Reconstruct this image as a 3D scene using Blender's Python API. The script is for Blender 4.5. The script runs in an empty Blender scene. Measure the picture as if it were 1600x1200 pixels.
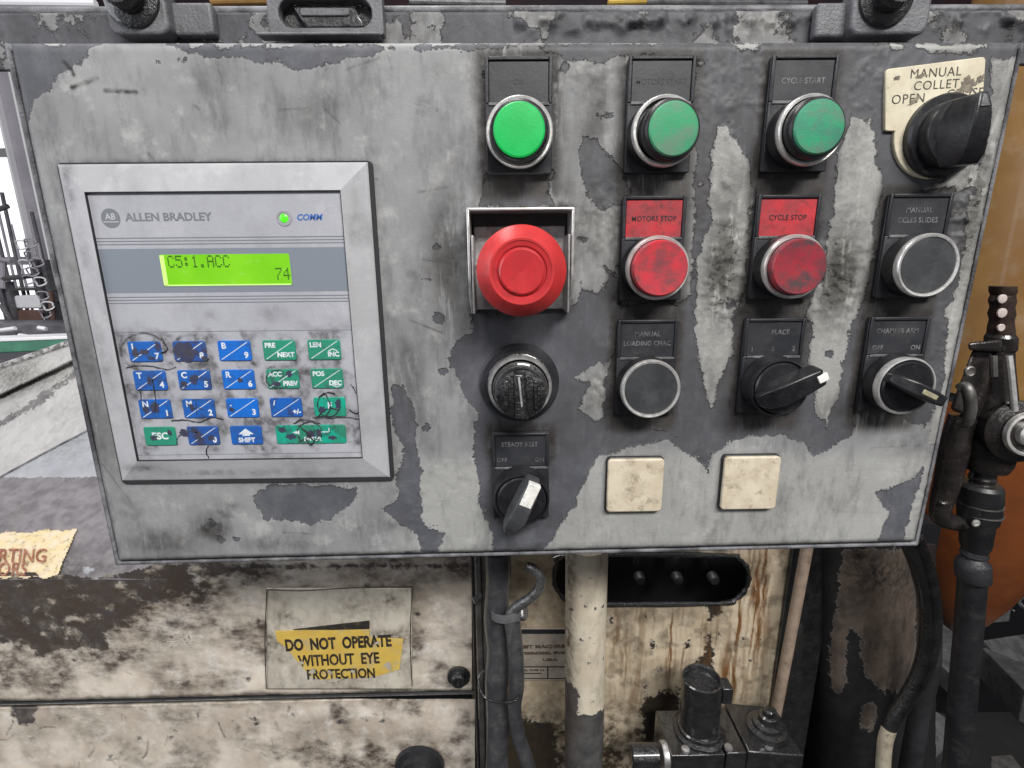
import bpy, math, random
import numpy as np
from mathutils import Vector, Matrix
random.seed(4)
C = bpy.context.scene.collection
S = bpy.context.scene
# ------------------------------------------------------------------ camera, world, lights
FPX = 800.0; DC = 220.0                       # focal length in photo pixels, distance (mm) from the panel
PITCH, YAW, ROLL = map(math.radians, (13.75, .594, -.529))
FW = np.array([math.sin(YAW)*math.cos(PITCH), math.cos(YAW)*math.cos(PITCH), -math.sin(PITCH)])
R0 = np.array([math.cos(YAW), -math.sin(YAW), 0.0]); U0 = np.cross(R0, FW)
RT = R0*math.cos(ROLL)+U0*math.sin(ROLL); UP = -R0*math.sin(ROLL)+U0*math.cos(ROLL)
cd = bpy.data.cameras.new('camera'); co = bpy.data.objects.new('camera', cd); C.objects.link(co)
cd.sensor_width = 36; cd.lens = 36*FPX/1600; cd.clip_start = .01; cd.clip_end = 100
m = Matrix(((RT[0], UP[0], -FW[0], 0), (RT[1], UP[1], -FW[1], -DC*.001), (RT[2], UP[2], -FW[2], 0), (0, 0, 0, 1)))
co.matrix_world = m
S.camera = co
W = bpy.data.worlds.new('World'); S.world = W; W.use_nodes = True
bg = W.node_tree.nodes['Background']; bg.inputs[0].default_value = (.93, .95, 1, 1); bg.inputs[1].default_value = .17
S.view_settings.view_transform = 'Standard'; S.view_settings.look = 'None'; S.view_settings.exposure = 0; S.view_settings.gamma = 1
def area(name, loc, target, size, power, col):
    l = bpy.data.lights.new(name, 'AREA'); l.shape = 'RECTANGLE'; l.size, l.size_y = size; l.energy = power; l.color = col
    o = bpy.data.objects.new(name, l); C.objects.link(o); o.location = loc
    o.rotation_euler = (Vector(target)-Vector(loc)).to_track_quat('-Z', 'Y').to_euler()
area('ceiling_lamp', (.42, -1.25, 1.10), (0, .05, -.12), (1.1, .28), 45, (1, .98, .95))
area('ceiling_lamp', (-.3, .35, 1.25), (0, .12, 0), (1.2, .3), 13, (1, .98, .96))
area('window_light', (-1.5, -.55, .35), (-.05, .05, -.02), (.9, 1.2), 11, (.90, .93, 1))

def P(px, py, Y=0.0):
    d = FW+RT*(px-800)/FPX-UP*(py-600)/FPX
    q = np.array([0, -DC, 0])+d*((Y+DC)/d[1]); return Vector((q[0], q[1], q[2]))
def XZ(px, py, Y=0.0):
    p = P(px, py, Y); return (p.x, p.z)
# ------------------------------------------------------------------ mesh helpers (all in mm)
class MB:
    def __init__(s): s.v = []; s.f = []
    def add(s, v, f):
        n = len(s.v); s.v += [tuple(p) for p in v]; s.f += [tuple(i+n for i in q) for q in f]; return s
    def box(s, x0, x1, y0, y1, z0, z1):
        v = [(x, y, z) for x in (x0, x1) for y in (y0, y1) for z in (z0, z1)]
        return s.add(v, [(0, 1, 3, 2), (4, 6, 7, 5), (0, 4, 5, 1), (2, 3, 7, 6), (0, 2, 6, 4), (1, 5, 7, 3)])
    def prism(s, pts, y0, y1):                 # polygon in x,z, between depths y0 (front) and y1
        n = len(pts); v = [(p[0], y0, p[1]) for p in pts]+[(p[0], y1, p[1]) for p in pts]
        f = [tuple(range(n)), tuple(reversed(range(n, 2*n)))]+[(i, i+n, (i+1) % n+n, (i+1) % n) for i in range(n)]
        a = sum(pts[i][0]*pts[(i+1) % n][1]-pts[(i+1) % n][0]*pts[i][1] for i in range(n))
        if a < 0: f = [tuple(reversed(q)) for q in f]
        return s.add(v, f)
    def hexa(s, q0, q1):                       # two quads of 3-D points
        v = list(q0)+list(q1); return s.add(v, [(0, 1, 2, 3), (7, 6, 5, 4)]+[(i, i+4, (i+1) % 4+4, (i+1) % 4) for i in range(4)])
    def lathe(s, prof, c=(0, 0, 0), ax=(0, -1, 0), n=48, wob=None):
        ax = Vector(ax).normalized(); t = Vector((0, 0, 1)) if abs(ax.z) < .9 else Vector((1, 0, 0))
        a = ax.cross(t).normalized(); b = a.cross(ax); c = Vector(c); v = []; k = len(prof)
        for i in range(n):
            w = 2*math.pi*i/n
            for r, h in prof:
                rr = r*(wob(w, r) if wob else 1)
                v.append(c+ax*h+(a*math.cos(w)+b*math.sin(w))*rr)
        f = [(i*k+j, i*k+j+1, (i+1) % n*k+j+1, (i+1) % n*k+j) for i in range(n) for j in range(k-1)]
        f += [tuple(i*k+k-1 for i in range(n)), tuple(i*k for i in reversed(range(n)))]
        return s.add(v, f)
    def tube(s, pts, r, n=14):
        pts = [Vector(p) for p in pts]; k = len(pts); rs = r if isinstance(r, (list, tuple)) else [r]*k
        t = (pts[1]-pts[0]).normalized(); a = t.orthogonal().normalized(); v = []
        for i, p in enumerate(pts):
            t = (pts[min(i+1, k-1)]-pts[max(i-1, 0)]).normalized(); a = (a-t*a.dot(t)).normalized(); b = t.cross(a)
            v += [p+(a*math.cos(2*math.pi*j/n)+b*math.sin(2*math.pi*j/n))*rs[i] for j in range(n)]
        f = [(i*n+j, i*n+(j+1) % n, (i+1)*n+(j+1) % n, (i+1)*n+j) for i in range(k-1) for j in range(n)]
        f += [tuple(reversed(range(n))), tuple(range((k-1)*n, k*n))]
        return s.add(v, f)
def spline(pts, n=8):
    pts = [Vector(p) for p in pts]; o = []
    for i in range(len(pts)-1):
        a = pts[max(i-1, 0)]; b = pts[i]; c = pts[i+1]; d = pts[min(i+2, len(pts)-1)]
        for k in range(n):
            t = k/n; o.append(.5*((2*b)+(c-a)*t+(2*a-5*b+4*c-d)*t*t+(3*b-a-3*c+d)*t**3))
    return o+[pts[-1]]
def rrect(x0, x1, z0, z1, r, n=5):
    o = []
    for cx, cz, a in ((x1-r, z1-r, 0), (x0+r, z1-r, 90), (x0+r, z0+r, 180), (x1-r, z0+r, 270)):
        for k in range(n+1):
            w = math.radians(a+90*k/n); o.append((cx+r*math.cos(w), cz+r*math.sin(w)))
    return o
def finish(me, angle=35):
    me.validate(); me.polygons.foreach_set('use_smooth', [True]*len(me.polygons)); me.set_sharp_from_angle(angle=math.radians(angle)); me.update()
ORG = {}
def empty(name, loc=(0, 0, 0), parent=None, label=None, cat=None, group=None):
    o = bpy.data.objects.new(name, None); o.empty_display_size = .01; C.objects.link(o)
    loc = Vector(loc); base = ORG.get(parent, Vector((0, 0, 0))) if parent else Vector((0, 0, 0))
    o.parent = parent; o.location = (loc-base)*.001; ORG[o] = loc
    props(o, label, cat, group); return o
def props(o, label=None, cat=None, group=None, kind=None):
    if label: o['label'] = label
    if cat: o['category'] = cat
    if group: o['group'] = group
    if kind: o['kind'] = kind
    return o
CACHE = {}
def obj(name, b, mat, parent=None, at=None, bevel=0, seg=2, label=None, key=None, angle=35, rot=None):
    """at: place local mesh there (absolute mm); otherwise the builder holds absolute mm"""
    base = ORG.get(parent, Vector((0, 0, 0))) if parent else Vector((0, 0, 0))
    if key and key in CACHE: me = CACHE[key]
    else:
        off = base if at is None else Vector((0, 0, 0))
        me = bpy.data.meshes.new(name)
        me.from_pydata([((x-off.x)*.001, (y-off.y)*.001, (z-off.z)*.001) for x, y, z in b.v], [], b.f)
        me.materials.append(mat); finish(me, angle)
        if key: CACHE[key] = me
    o = bpy.data.objects.new(name, me); C.objects.link(o); o.parent = parent
    if at is not None: o.location = (Vector(at)-base)*.001; ORG[o] = Vector(at)
    else: ORG[o] = base
    if rot: o.rotation_euler = rot
    if bevel:
        d = o.modifiers.new('bevel', 'BEVEL'); d.width = bevel*.001; d.segments = seg; d.limit_method = 'ANGLE'; d.angle_limit = math.radians(40); d.harden_normals = False
    if label: o['label'] = label
    return o
def text(s, size, mat, parent, x, z, y, name='lettering', align='CENTER', shear=0, ext=.08, bold=0, rot=0, sx=1, M=None, track=1):
    cu = bpy.data.curves.new(name, 'FONT'); cu.body = s; cu.size = size; cu.align_x = align; cu.align_y = 'CENTER'
    cu.shear = shear; cu.extrude = ext; cu.offset = bold; cu.resolution_u = 3; cu.space_character = track
    t = bpy.data.objects.new(name, cu); me = bpy.data.meshes.new_from_object(t); bpy.data.objects.remove(t)
    b = MB(); c, sn = math.cos(rot), math.sin(rot); vs = []
    for v in me.vertices:
        a, q = v.co.x*sx, v.co.y
        vs.append((x+a*c-q*sn, y-v.co.z, z+a*sn+q*c) if M is None else tuple(M @ Vector((a, q, v.co.z))))
    b.add(vs, [tuple(p.vertices) for p in me.polygons]); bpy.data.meshes.remove(me)
    return obj(name, b, mat, parent)
# ------------------------------------------------------------------ node helpers
class NT:
    def __init__(s, name):
        s.m = bpy.data.materials.new(name); s.m.use_nodes = True; s.t = s.m.node_tree; s.n = s.t.nodes; s.b = s.n['Principled BSDF']
        tc = s.n.new('ShaderNodeTexCoord'); oi = s.n.new('ShaderNodeObjectInfo'); va = s.n.new('ShaderNodeVectorMath'); va.operation = 'ADD'
        s.t.links.new(tc.outputs['Object'], va.inputs[0]); s.t.links.new(oi.outputs['Random'], va.inputs[1]); s.co = va.outputs[0]
    def _in(s, k, v):
        if hasattr(v, 'is_linked'): s.t.links.new(v, k)
        elif isinstance(v, (tuple, list)) and len(v) == 3 and len(getattr(k, 'default_value', [0]*3)) == 4: k.default_value = (*v, 1)
        else: k.default_value = v
    def math(s, op, a, b=0, clamp=False):
        n = s.n.new('ShaderNodeMath'); n.operation = op; n.use_clamp = clamp; s._in(n.inputs[0], a); s._in(n.inputs[1], b); return n.outputs[0]
    def noise(s, mm, detail=6, rough=.6, stretch=(1, 1, 1), off=0, dist=0):
        mp = s.n.new('ShaderNodeMapping'); mp.inputs['Scale'].default_value = stretch; mp.inputs['Location'].default_value = (off, off*.7, off*1.3)
        s.t.links.new(s.co, mp.inputs['Vector'])
        n = s.n.new('ShaderNodeTexNoise'); n.inputs['Scale'].default_value = 1000/mm; n.inputs['Detail'].default_value = detail
        n.inputs['Roughness'].default_value = rough; n.inputs['Distortion'].default_value = dist
        s.t.links.new(mp.outputs[0], n.inputs['Vector']); return n.outputs['Fac']
    def voro(s, mm, off=0):
        n = s.n.new('ShaderNodeTexVoronoi'); n.inputs['Scale'].default_value = 1000/mm; s.t.links.new(s.co, n.inputs['Vector']); return n.outputs['Distance']
    def step(s, v, a, b):                      # smooth ramp 0..1 from a to b
        n = s.n.new('ShaderNodeMapRange'); n.interpolation_type = 'SMOOTHSTEP'; s._in(n.inputs['Value'], v)
        n.inputs['From Min'].default_value = a; n.inputs['From Max'].default_value = b
        return n.outputs['Result']
    def mix(s, f, a, b, mode='MIX'):
        n = s.n.new('ShaderNodeMix'); n.data_type = 'RGBA'; n.blend_type = mode; s._in(n.inputs[0], f); s._in(n.inputs[6], a); s._in(n.inputs[7], b); return n.outputs[2]
    def attr(s, name):
        n = s.n.new('ShaderNodeAttribute'); n.attribute_name = name; return n.outputs['Fac']
    def bump(s, h, dist_mm, strength=1.0):
        n = s.n.new('ShaderNodeBump'); n.inputs['Distance'].default_value = dist_mm*.001; s._in(n.inputs['Strength'], strength)
        s.t.links.new(h, n.inputs['Height']); s.t.links.new(n.outputs[0], s.b.inputs['Normal'])
    def out(s, col=None, rough=None, metal=None, spec=None, coat=None, emit=None, es=None):
        I = s.b.inputs
        for k, v in (('Base Color', col), ('Roughness', rough), ('Metallic', metal), ('Specular IOR Level', spec), ('Coat Weight', coat), ('Emission Color', emit), ('Emission Strength', es)):
            if v is not None: s._in(I[k], v)
        return s.m
def dirty(name, col, col2=None, rough=.5, metal=0, dirt=(.03, .028, .025), amt=.5, mm=8, bump=.15, fine=1.2, spec=.5, coat=0, rv=.2):
    """plain material with tone variation, grime in patches and fine relief"""
    t = NT(name); col2 = col2 or tuple(c*.75 for c in col)
    c = t.mix(t.step(t.noise(mm*1.7, 5), .35, .65), col, col2)
    g = t.math('MULTIPLY', t.step(t.noise(mm, 9, .7, off=3), .5, .72), amt)
    c = t.mix(g, c, dirt); f = t.noise(fine, 5, .65, off=7)
    c = t.mix(t.math('MULTIPLY', t.step(f, .62, .74), amt*.7), c, dirt)
    t.bump(t.math('ADD', f, t.math('MULTIPLY', t.noise(mm*.5, 4), .6)), bump)
    return t.out(col=c, rough=t.math('ADD', t.math('MULTIPLY', t.noise(mm*.6, 6, off=11), rv*2), rough-rv), metal=metal, spec=spec, coat=coat)
def worn(name, light, light2, light3, dark, dark2, e1=3.0, e2=1.0, rough=.55, lip=.22, rust=(.23, .10, .035), grimec=(.035, .032, .03), warm=(.40, .385, .33), mottling=1.0, spec=.4, gs=4.5, gst=(1, 1, 1), soft=1.15, ew=.40, haze=.0):
    """paint that has come off in patches: attributes wear (mm, + = bare), grime, crust, rust"""
    t = NT(name)
    A, G, K, Rr = t.attr('wear'), t.attr('grime'), t.attr('crust'), t.attr('rust')
    n1 = t.math('MULTIPLY', t.math('SUBTRACT', t.noise(6, 9, .68), .5), e1*4)
    n2 = t.math('MULTIPLY', t.math('SUBTRACT', t.noise(1.1, 4, .6, off=5), .5), e2)
    d = t.math('ADD', A, t.math('ADD', n1, n2)); msk = t.step(d, -ew, ew)
    c = t.mix(t.step(t.noise(34, 5, .55, off=2), .38, .62), light, light2)
    c = t.mix(t.step(t.noise(13, 7, .65, off=9), .52, .7), c, light3)
    c = t.mix(t.math('MULTIPLY', K, .9, True), c, warm)
    dk = t.mix(t.step(t.noise(11, 6, .6, off=4), .35, .68), dark, dark2)
    if haze: dk = t.mix(t.math('MULTIPLY', t.step(t.noise(15, 8, .72, off=61), .47, .66), haze), dk, light2)
    c = t.mix(msk, c, dk)
    # chalky line where the paint layer ends
    edge = t.math('MULTIPLY', t.step(d, -1.1, -.15), t.math('SUBTRACT', 1, msk))
    c = t.mix(t.math('MULTIPLY', edge, .22), c, (.55, .55, .54))
    # fine speckle and pinholes
    sp = t.step(t.noise(1.6, 6, .75, off=13), .63, .72)
    area_ = t.step(t.noise(28, 4, .6, off=17), .42, .6)
    c = t.mix(t.math('MULTIPLY', t.math('MULTIPLY', sp, area_), .55*mottling), c, grimec)
    sp2 = t.step(t.noise(2.3, 4, .6, off=23), .70, .76)
    c = t.mix(t.math('MULTIPLY', sp2, .5*mottling), c, t.mix(msk, dark, light))
    # soft smear
    sm = t.math('MULTIPLY', t.step(t.noise(9, 8, .7, (1, 1, .35), off=29), .46, .72), .50*mottling)
    c = t.mix(sm, c, t.mix(.5, grimec, dark))
    # rust
    rr = t.math('MULTIPLY', Rr, t.step(t.noise(3.2, 8, .65, (1, 1, .16), off=31, dist=.4), .30, .50), True)
    c = t.mix(rr, c, t.mix(t.noise(3, 4, .6, off=37), rust, tuple(x*.35 for x in rust)))
    # grime
    gn = t.math('ADD', .25, t.math('MULTIPLY', t.step(t.noise(gs, 9, .68, gst, off=41), .3, .7), soft))
    gg = t.math('MULTIPLY', G, gn, True)
    kd = t.math('MULTIPLY', t.math('MULTIPLY', t.step(K, .42, .72), t.step(t.noise(2.4, 6, .7, off=43), .55, .61)), .92)
    gg = t.math('MAXIMUM', gg, kd)
    c = t.mix(gg, c, grimec)
    h = t.math('MULTIPLY', t.math('SUBTRACT', 1, msk), lip/.6)
    h = t.math('ADD', h, t.math('MULTIPLY', t.noise(.9, 4, .6, off=47), .10))
    h = t.math('ADD', h, t.math('MULTIPLY', t.noise(5, 5, .6, off=49), .25))
    h = t.math('ADD', h, t.math('MULTIPLY', t.math('MULTIPLY', t.math('MULTIPLY', K, K), t.noise(2.6, 7, .75, off=51)), 3.6))
    t.bump(h, .6)
    ro = t.math('ADD', rough-.12, t.math('MULTIPLY', t.noise(7, 7, .7, off=53), .28))
    return t.out(col=c, rough=ro, spec=spec)
# ------------------------------------------------------------------ numpy fields over sheets
rng = np.random.default_rng(7)
NG = rng.random((256, 256))
def vnoise(X, Z, s):
    x = X/s+1000; z = Z/s+1000; xi = np.floor(x).astype(int); zi = np.floor(z).astype(int); fx = x-xi; fz = z-zi
    fx = fx*fx*(3-2*fx); fz = fz*fz*(3-2*fz); g = lambda a, b: NG[a % 256, b % 256]
    return (g(xi, zi)*(1-fx)+g(xi+1, zi)*fx)*(1-fz)+(g(xi, zi+1)*(1-fx)+g(xi+1, zi+1)*fx)*fz
def fbm(X, Z, s, o=4):
    r = 0; a = .5
    for k in range(o): r = r+a*vnoise(X+k*37, Z-k*53, s/2**k); a *= .5
    return r
def sd_poly(X, Z, pts):                         # positive inside
    pts = np.array(pts, float); d = np.full(X.shape, 1e9); ins = np.zeros(X.shape, bool)
    for i in range(len(pts)):
        a = pts[i]; b = pts[(i+1) % len(pts)]; e = b-a
        t = np.clip(((X-a[0])*e[0]+(Z-a[1])*e[1])/(e@e+1e-9), 0, 1)
        d = np.minimum(d, (X-a[0]-t*e[0])**2+(Z-a[1]-t*e[1])**2)
        if a[1] != b[1]:
            c = (a[1] > Z) != (b[1] > Z); xx = (b[0]-a[0])*(Z-a[1])/(b[1]-a[1])+a[0]; ins ^= c & (X < xx)
    d = np.sqrt(d); return np.where(ins, d, -d)
def d_line(X, Z, pts):
    d = np.full(X.shape, 1e9)
    for a, b in zip(pts[:-1], pts[1:]):
        a = np.array(a, float); e = np.array(b, float)-a; t = np.clip(((X-a[0])*e[0]+(Z-a[1])*e[1])/(e@e+1e-9), 0, 1)
        d = np.minimum(d, (X-a[0]-t*e[0])**2+(Z-a[1]-t*e[1])**2)
    return np.sqrt(d)
def blob(X, Z, px, py, rx, ry, Y=0, rot=0):
    c = XZ(px, py, Y); k = (DC+Y)/800*1.03; a = math.radians(rot); x = X-c[0]; z = Z-c[1]
    u = (x*math.cos(a)+z*math.sin(a))/(rx*k); v = (-x*math.sin(a)+z*math.cos(a))/(ry*k)
    return np.exp(-(u*u+v*v))
def sheet(name, corners, mat, res, fields, parent=None, disp=None, keep=None, thick=0):
    """corners: TL,TR,BR,BL as 3-D mm; fields(X,Z)->dict of arrays; disp(X,Z,u,v)->extra depth"""
    TL, TR, BR, BL = [np.array(c, float) for c in corners]
    w = np.linalg.norm(TR-TL); h = np.linalg.norm(BL-TL); nu = int(w/res)+1; nv = int(h/res)+1
    u, v = np.meshgrid(np.linspace(0, 1, nu), np.linspace(0, 1, nv)); U = u[..., None]; V = v[..., None]
    p = (TL*(1-U)+TR*U)*(1-V)+(BL*(1-U)+BR*U)*V
    F = fields(p[..., 0], p[..., 2], u, v)
    if disp is not None: p = p+disp(p[..., 0], p[..., 2], u, v)
    base = ORG.get(parent, Vector((0, 0, 0))) if parent else Vector((0, 0, 0))
    q = ((p.reshape(-1, 3)-np.array(base))*.001)
    idx = np.arange(nu*nv).reshape(nv, nu)
    f = np.stack([idx[:-1, :-1], idx[1:, :-1], idx[1:, 1:], idx[:-1, 1:]], -1).reshape(-1, 4)
    if keep is not None:
        k = keep(p[..., 0], p[..., 2]).reshape(-1); f = f[k[f].all(1)]
    me = bpy.data.meshes.new(name); me.vertices.add(len(q)); me.vertices.foreach_set('co', q.ravel())
    me.loops.add(f.size); me.loops.foreach_set('vertex_index', f.ravel().astype(np.int32))
    me.polygons.add(len(f)); me.polygons.foreach_set('loop_start', np.arange(0, f.size, 4, dtype=np.int32))
    me.update(calc_edges=True); me.polygons.foreach_set('use_smooth', [True]*len(f))
    for k in ('wear', 'grime', 'crust', 'rust'):
        a = me.attributes.new(k, 'FLOAT', 'POINT'); x = F.get(k); x = np.full(nu*nv, -9.0 if k == 'wear' else 0.0) if x is None else np.asarray(x).ravel()
        a.data.foreach_set('value', x.astype(np.float32))
    me.materials.append(mat)
    o = bpy.data.objects.new(name, me); C.objects.link(o); o.parent = parent; ORG[o] = base
    if thick: d = o.modifiers.new('solid', 'SOLIDIFY'); d.thickness = thick*.001; d.offset = -1
    return o
def polys(X, Z, plist, Y=0):
    r = np.full(X.shape, -99.0)
    for p in plist: r = np.maximum(r, sd_poly(X, Z, [XZ(a, b, Y) for a, b in p]))
    return r
def simple(name, col, rough=.5, metal=0, emit=None, es=0, spec=.5):
    t = NT(name); return t.out(col=col, rough=rough, metal=metal, spec=spec, emit=emit, es=es if emit else None)
# ------------------------------------------------------------------ materials
M = {}
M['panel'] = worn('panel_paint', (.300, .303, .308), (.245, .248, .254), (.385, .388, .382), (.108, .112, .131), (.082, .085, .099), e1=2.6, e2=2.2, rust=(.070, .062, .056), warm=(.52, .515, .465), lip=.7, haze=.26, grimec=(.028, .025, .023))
M['lip'] = dirty('rim_paint', (.20, .20, .215), (.05, .05, .058), .45, amt=.75, mm=10, bump=.4)
M['black'] = dirty('black_plastic', (.008, .008, .010), (.014, .014, .017), .36, amt=.3, dirt=(.055, .053, .05), mm=5, bump=.06)
M['greyplastic'] = dirty('worn_grey_plastic', (.050, .052, .056), (.085, .085, .09), .4, amt=.5, dirt=(.02, .02, .02), mm=6, bump=.1)
M['plate'] = dirty('legend_plastic', (.016, .016, .020), (.028, .028, .033), .38, amt=.3, dirt=(.06, .058, .055), mm=7, bump=.05)
M['insert'] = dirty('legend_insert', (.017, .018, .022), (.030, .031, .036), .44, amt=.5, dirt=(.065, .064, .062), mm=9, bump=.04)
M['redinsert'] = dirty('red_insert', (.48, .035, .045), (.30, .04, .048), .4, amt=.95, dirt=(.10, .03, .03), mm=5, bump=.05)
M['ring'] = dirty('bright_metal', (.88, .87, .85), (.66, .65, .63), .38, metal=.75, amt=.3, dirt=(.10, .095, .09), mm=3, bump=.05, rv=.12)
M['steel'] = dirty('worn_steel', (.52, .51, .50), (.36, .35, .35), .42, metal=.7, amt=.55, mm=4, bump=.12)
M['red'] = dirty('red_mushroom_plastic', (.52, .025, .030), (.42, .025, .03), .34, amt=.6, dirt=(.14, .015, .018), mm=7, bump=.03, coat=.3, rv=.1)
M['engrave'] = dirty('engraved_letter', (.20, .20, .205), (.07, .07, .075), .4, amt=.95, dirt=(.035, .035, .04), mm=2.5, bump=0, fine=.8)
M['redlit'] = dirty('lit_red_flange', (.56, .032, .034), (.46, .03, .032), .40, amt=.5, dirt=(.20, .02, .022), mm=8, bump=.06, coat=.08, rv=.12)  # lighter red paints in the light caught by the cone
M['engravedark'] = simple('engraved_dark_letter', (.012, .010, .012), .5)
M['cream'] = dirty('cream_plate', (.66, .61, .47), (.56, .50, .37), .42, amt=.45, dirt=(.12, .10, .075), mm=8, bump=.05)
M['pad'] = dirty('cream_pad', (.66, .59, .46), (.55, .47, .35), .5, amt=.8, dirt=(.20, .16, .11), mm=6, bump=.08)
M['white'] = dirty('white_pointer', (.85, .84, .80), (.7, .69, .64), .45, amt=.4, mm=2, bump=.1)
M['yellowed'] = dirty('yellowed_pointer', (.36, .33, .22), None, .5, amt=.6, mm=2, bump=.1)
def cap(name, c1, c2, d, amt, emit=None, es=0):
    t = NT(name); n = t.noise(7, 9, .7); c = t.mix(t.step(t.noise(12, 4, off=3), .35, .65), c1, c2)
    c = t.mix(t.math('MULTIPLY', t.step(n, .42, .66), amt), c, d)
    c = t.mix(t.math('MULTIPLY', t.step(t.noise(.9, 4, .7, off=4), .6, .72), amt*.5), c, d)
    t.bump(t.noise(.8, 5, off=8), .07)
    return t.out(col=c, rough=t.math('ADD', .3, t.math('MULTIPLY', n, .35)), emit=emit, es=es if emit else None, coat=.12)
M['green_lit'] = cap('lit_green_lens', (.0, .28, .07), (.0, .22, .05), (.0, .30, .08), .25, emit=(0, .80, .10), es=.32)
M['green'] = cap('green_cap', (.02, .32, .13), (.06, .26, .14), (.13, .21, .15), .75)
M['green2'] = cap('green_cap_dull', (.015, .30, .14), (.04, .20, .13), (.10, .17, .13), .9)
M['redcap'] = cap('red_cap', (.56, .03, .045), (.38, .035, .05), (.13, .045, .05), .8)
M['redcap2'] = cap('dark_red_cap', (.34, .02, .035), (.17, .025, .038), (.055, .038, .042), 1)
M['blackcap'] = cap('black_cap', (.045, .047, .050), (.032, .033, .036), (.075, .078, .08), .5)
M['frame'] = worn('terminal_frame', (.42, .42, .44), (.37, .37, .385), (.46, .46, .475), (.25, .25, .27), (.2, .2, .21), e1=.3, e2=.2, rough=.42, lip=.02, mottling=.45)
M['face'] = worn('terminal_face', (.40, .405, .445), (.37, .375, .41), (.43, .435, .465), (.2, .2, .2), (.1, .1, .1), e1=.2, e2=.2, rough=.42, lip=.02, mottling=.25)
M['band'] = simple('grey_print', (.20, .225, .265), .42); M['logo'] = simple('logo_print', (.17, .18, .20), .45)
M['lineprint'] = simple('line_print', (.17, .18, .21), .45); M['blueprint'] = simple('blue_print', (.05, .13, .42), .45)
M['gap'] = simple('dark_gap', (.02, .02, .023), .7)
def keymat(name, a, b, d, amt):
    t = NT(name); c = t.mix(t.step(t.noise(9, 4), .38, .62), a, b)
    c = t.mix(t.math('MULTIPLY', t.step(t.noise(5.5, 8, .7, off=6), .50, .64), amt), c, d)
    c = t.mix(t.math('MULTIPLY', t.step(t.noise(1.2, 5, .7, off=8), .60, .7), amt*.6), c, d)
    t.bump(t.noise(2.5, 6), .08); return t.out(col=c, rough=.36)
M['blue'] = keymat('blue_key', (.012, .115, .46), (.02, .10, .36), (.035, .05, .13), .85)
M['blueclean'] = keymat('clean_blue_key', (.01, .15, .60), (.012, .13, .52), (.03, .07, .20), .5)
M['bluedirty'] = keymat('dirty_blue_key', (.02, .09, .34), (.035, .08, .24), (.05, .045, .075), 1)
M['gkey'] = keymat('green_key', (.025, .27, .17), (.03, .24, .15), (.04, .11, .09), .75)
M['gkey2'] = keymat('worn_green_key', (.01, .36, .25), (.03, .22, .14), (.03, .09, .07), .8)
M['keyprint'] = dirty('key_print', (.75, .78, .80), (.55, .60, .66), .5, amt=.4, dirt=(.10, .12, .2), mm=3, bump=0)
t_ = NT('lcd_screen'); e_ = t_.mix(t_.step(t_.noise(16, 3, .5), .35, .7), (.17, .56, .006), (.27, .70, .02)); e_ = t_.mix(t_.math('MULTIPLY', t_.step(t_.noise(5, 5, .6, (1, 1, 2), off=5), .56, .72), .35), e_, (.50, .78, .22))  # uneven backlight; pale patches paint in glare
M['lcd'] = t_.out(col=(.10, .30, .01), rough=.12, emit=e_, es=.58)
M['lcdglare'] = NT('lcd_glare').out(col=(.4, .6, .2), rough=.2, emit=(.45, .85, .10), es=.7)  # glowing strips stand in for reflections on the display
M['lcdink'] = simple('lcd_segment', (.035, .10, .01), .4)
M['led'] = NT('led_lens').out(col=(.05, .4, .02), rough=.2, emit=(.10, .95, .02), es=.85)
M['crack'] = simple('black_crack', (.02, .02, .025), .6)
M['dkmetal2'] = dirty('grey_bracket_metal', (.105, .105, .115), (.15, .15, .16), .40, amt=.55, mm=8, bump=.4)
M['oil'] = dirty('oily_black_metal', (.008, .008, .009), (.018, .018, .019), .24, amt=.4, dirt=(.045, .042, .04), mm=5, bump=.8, fine=2.5, coat=.9, rv=.14)
M['dkmetal'] = dirty('dark_machine_metal', (.032, .032, .036), (.018, .018, .020), .38, amt=.5, dirt=(.015, .015, .015), mm=9, bump=.3)
M['hose'] = dirty('black_rubber', (.011, .011, .013), (.020, .020, .022), .40, amt=.35, dirt=(.09, .085, .08), mm=12, bump=.15)
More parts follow.
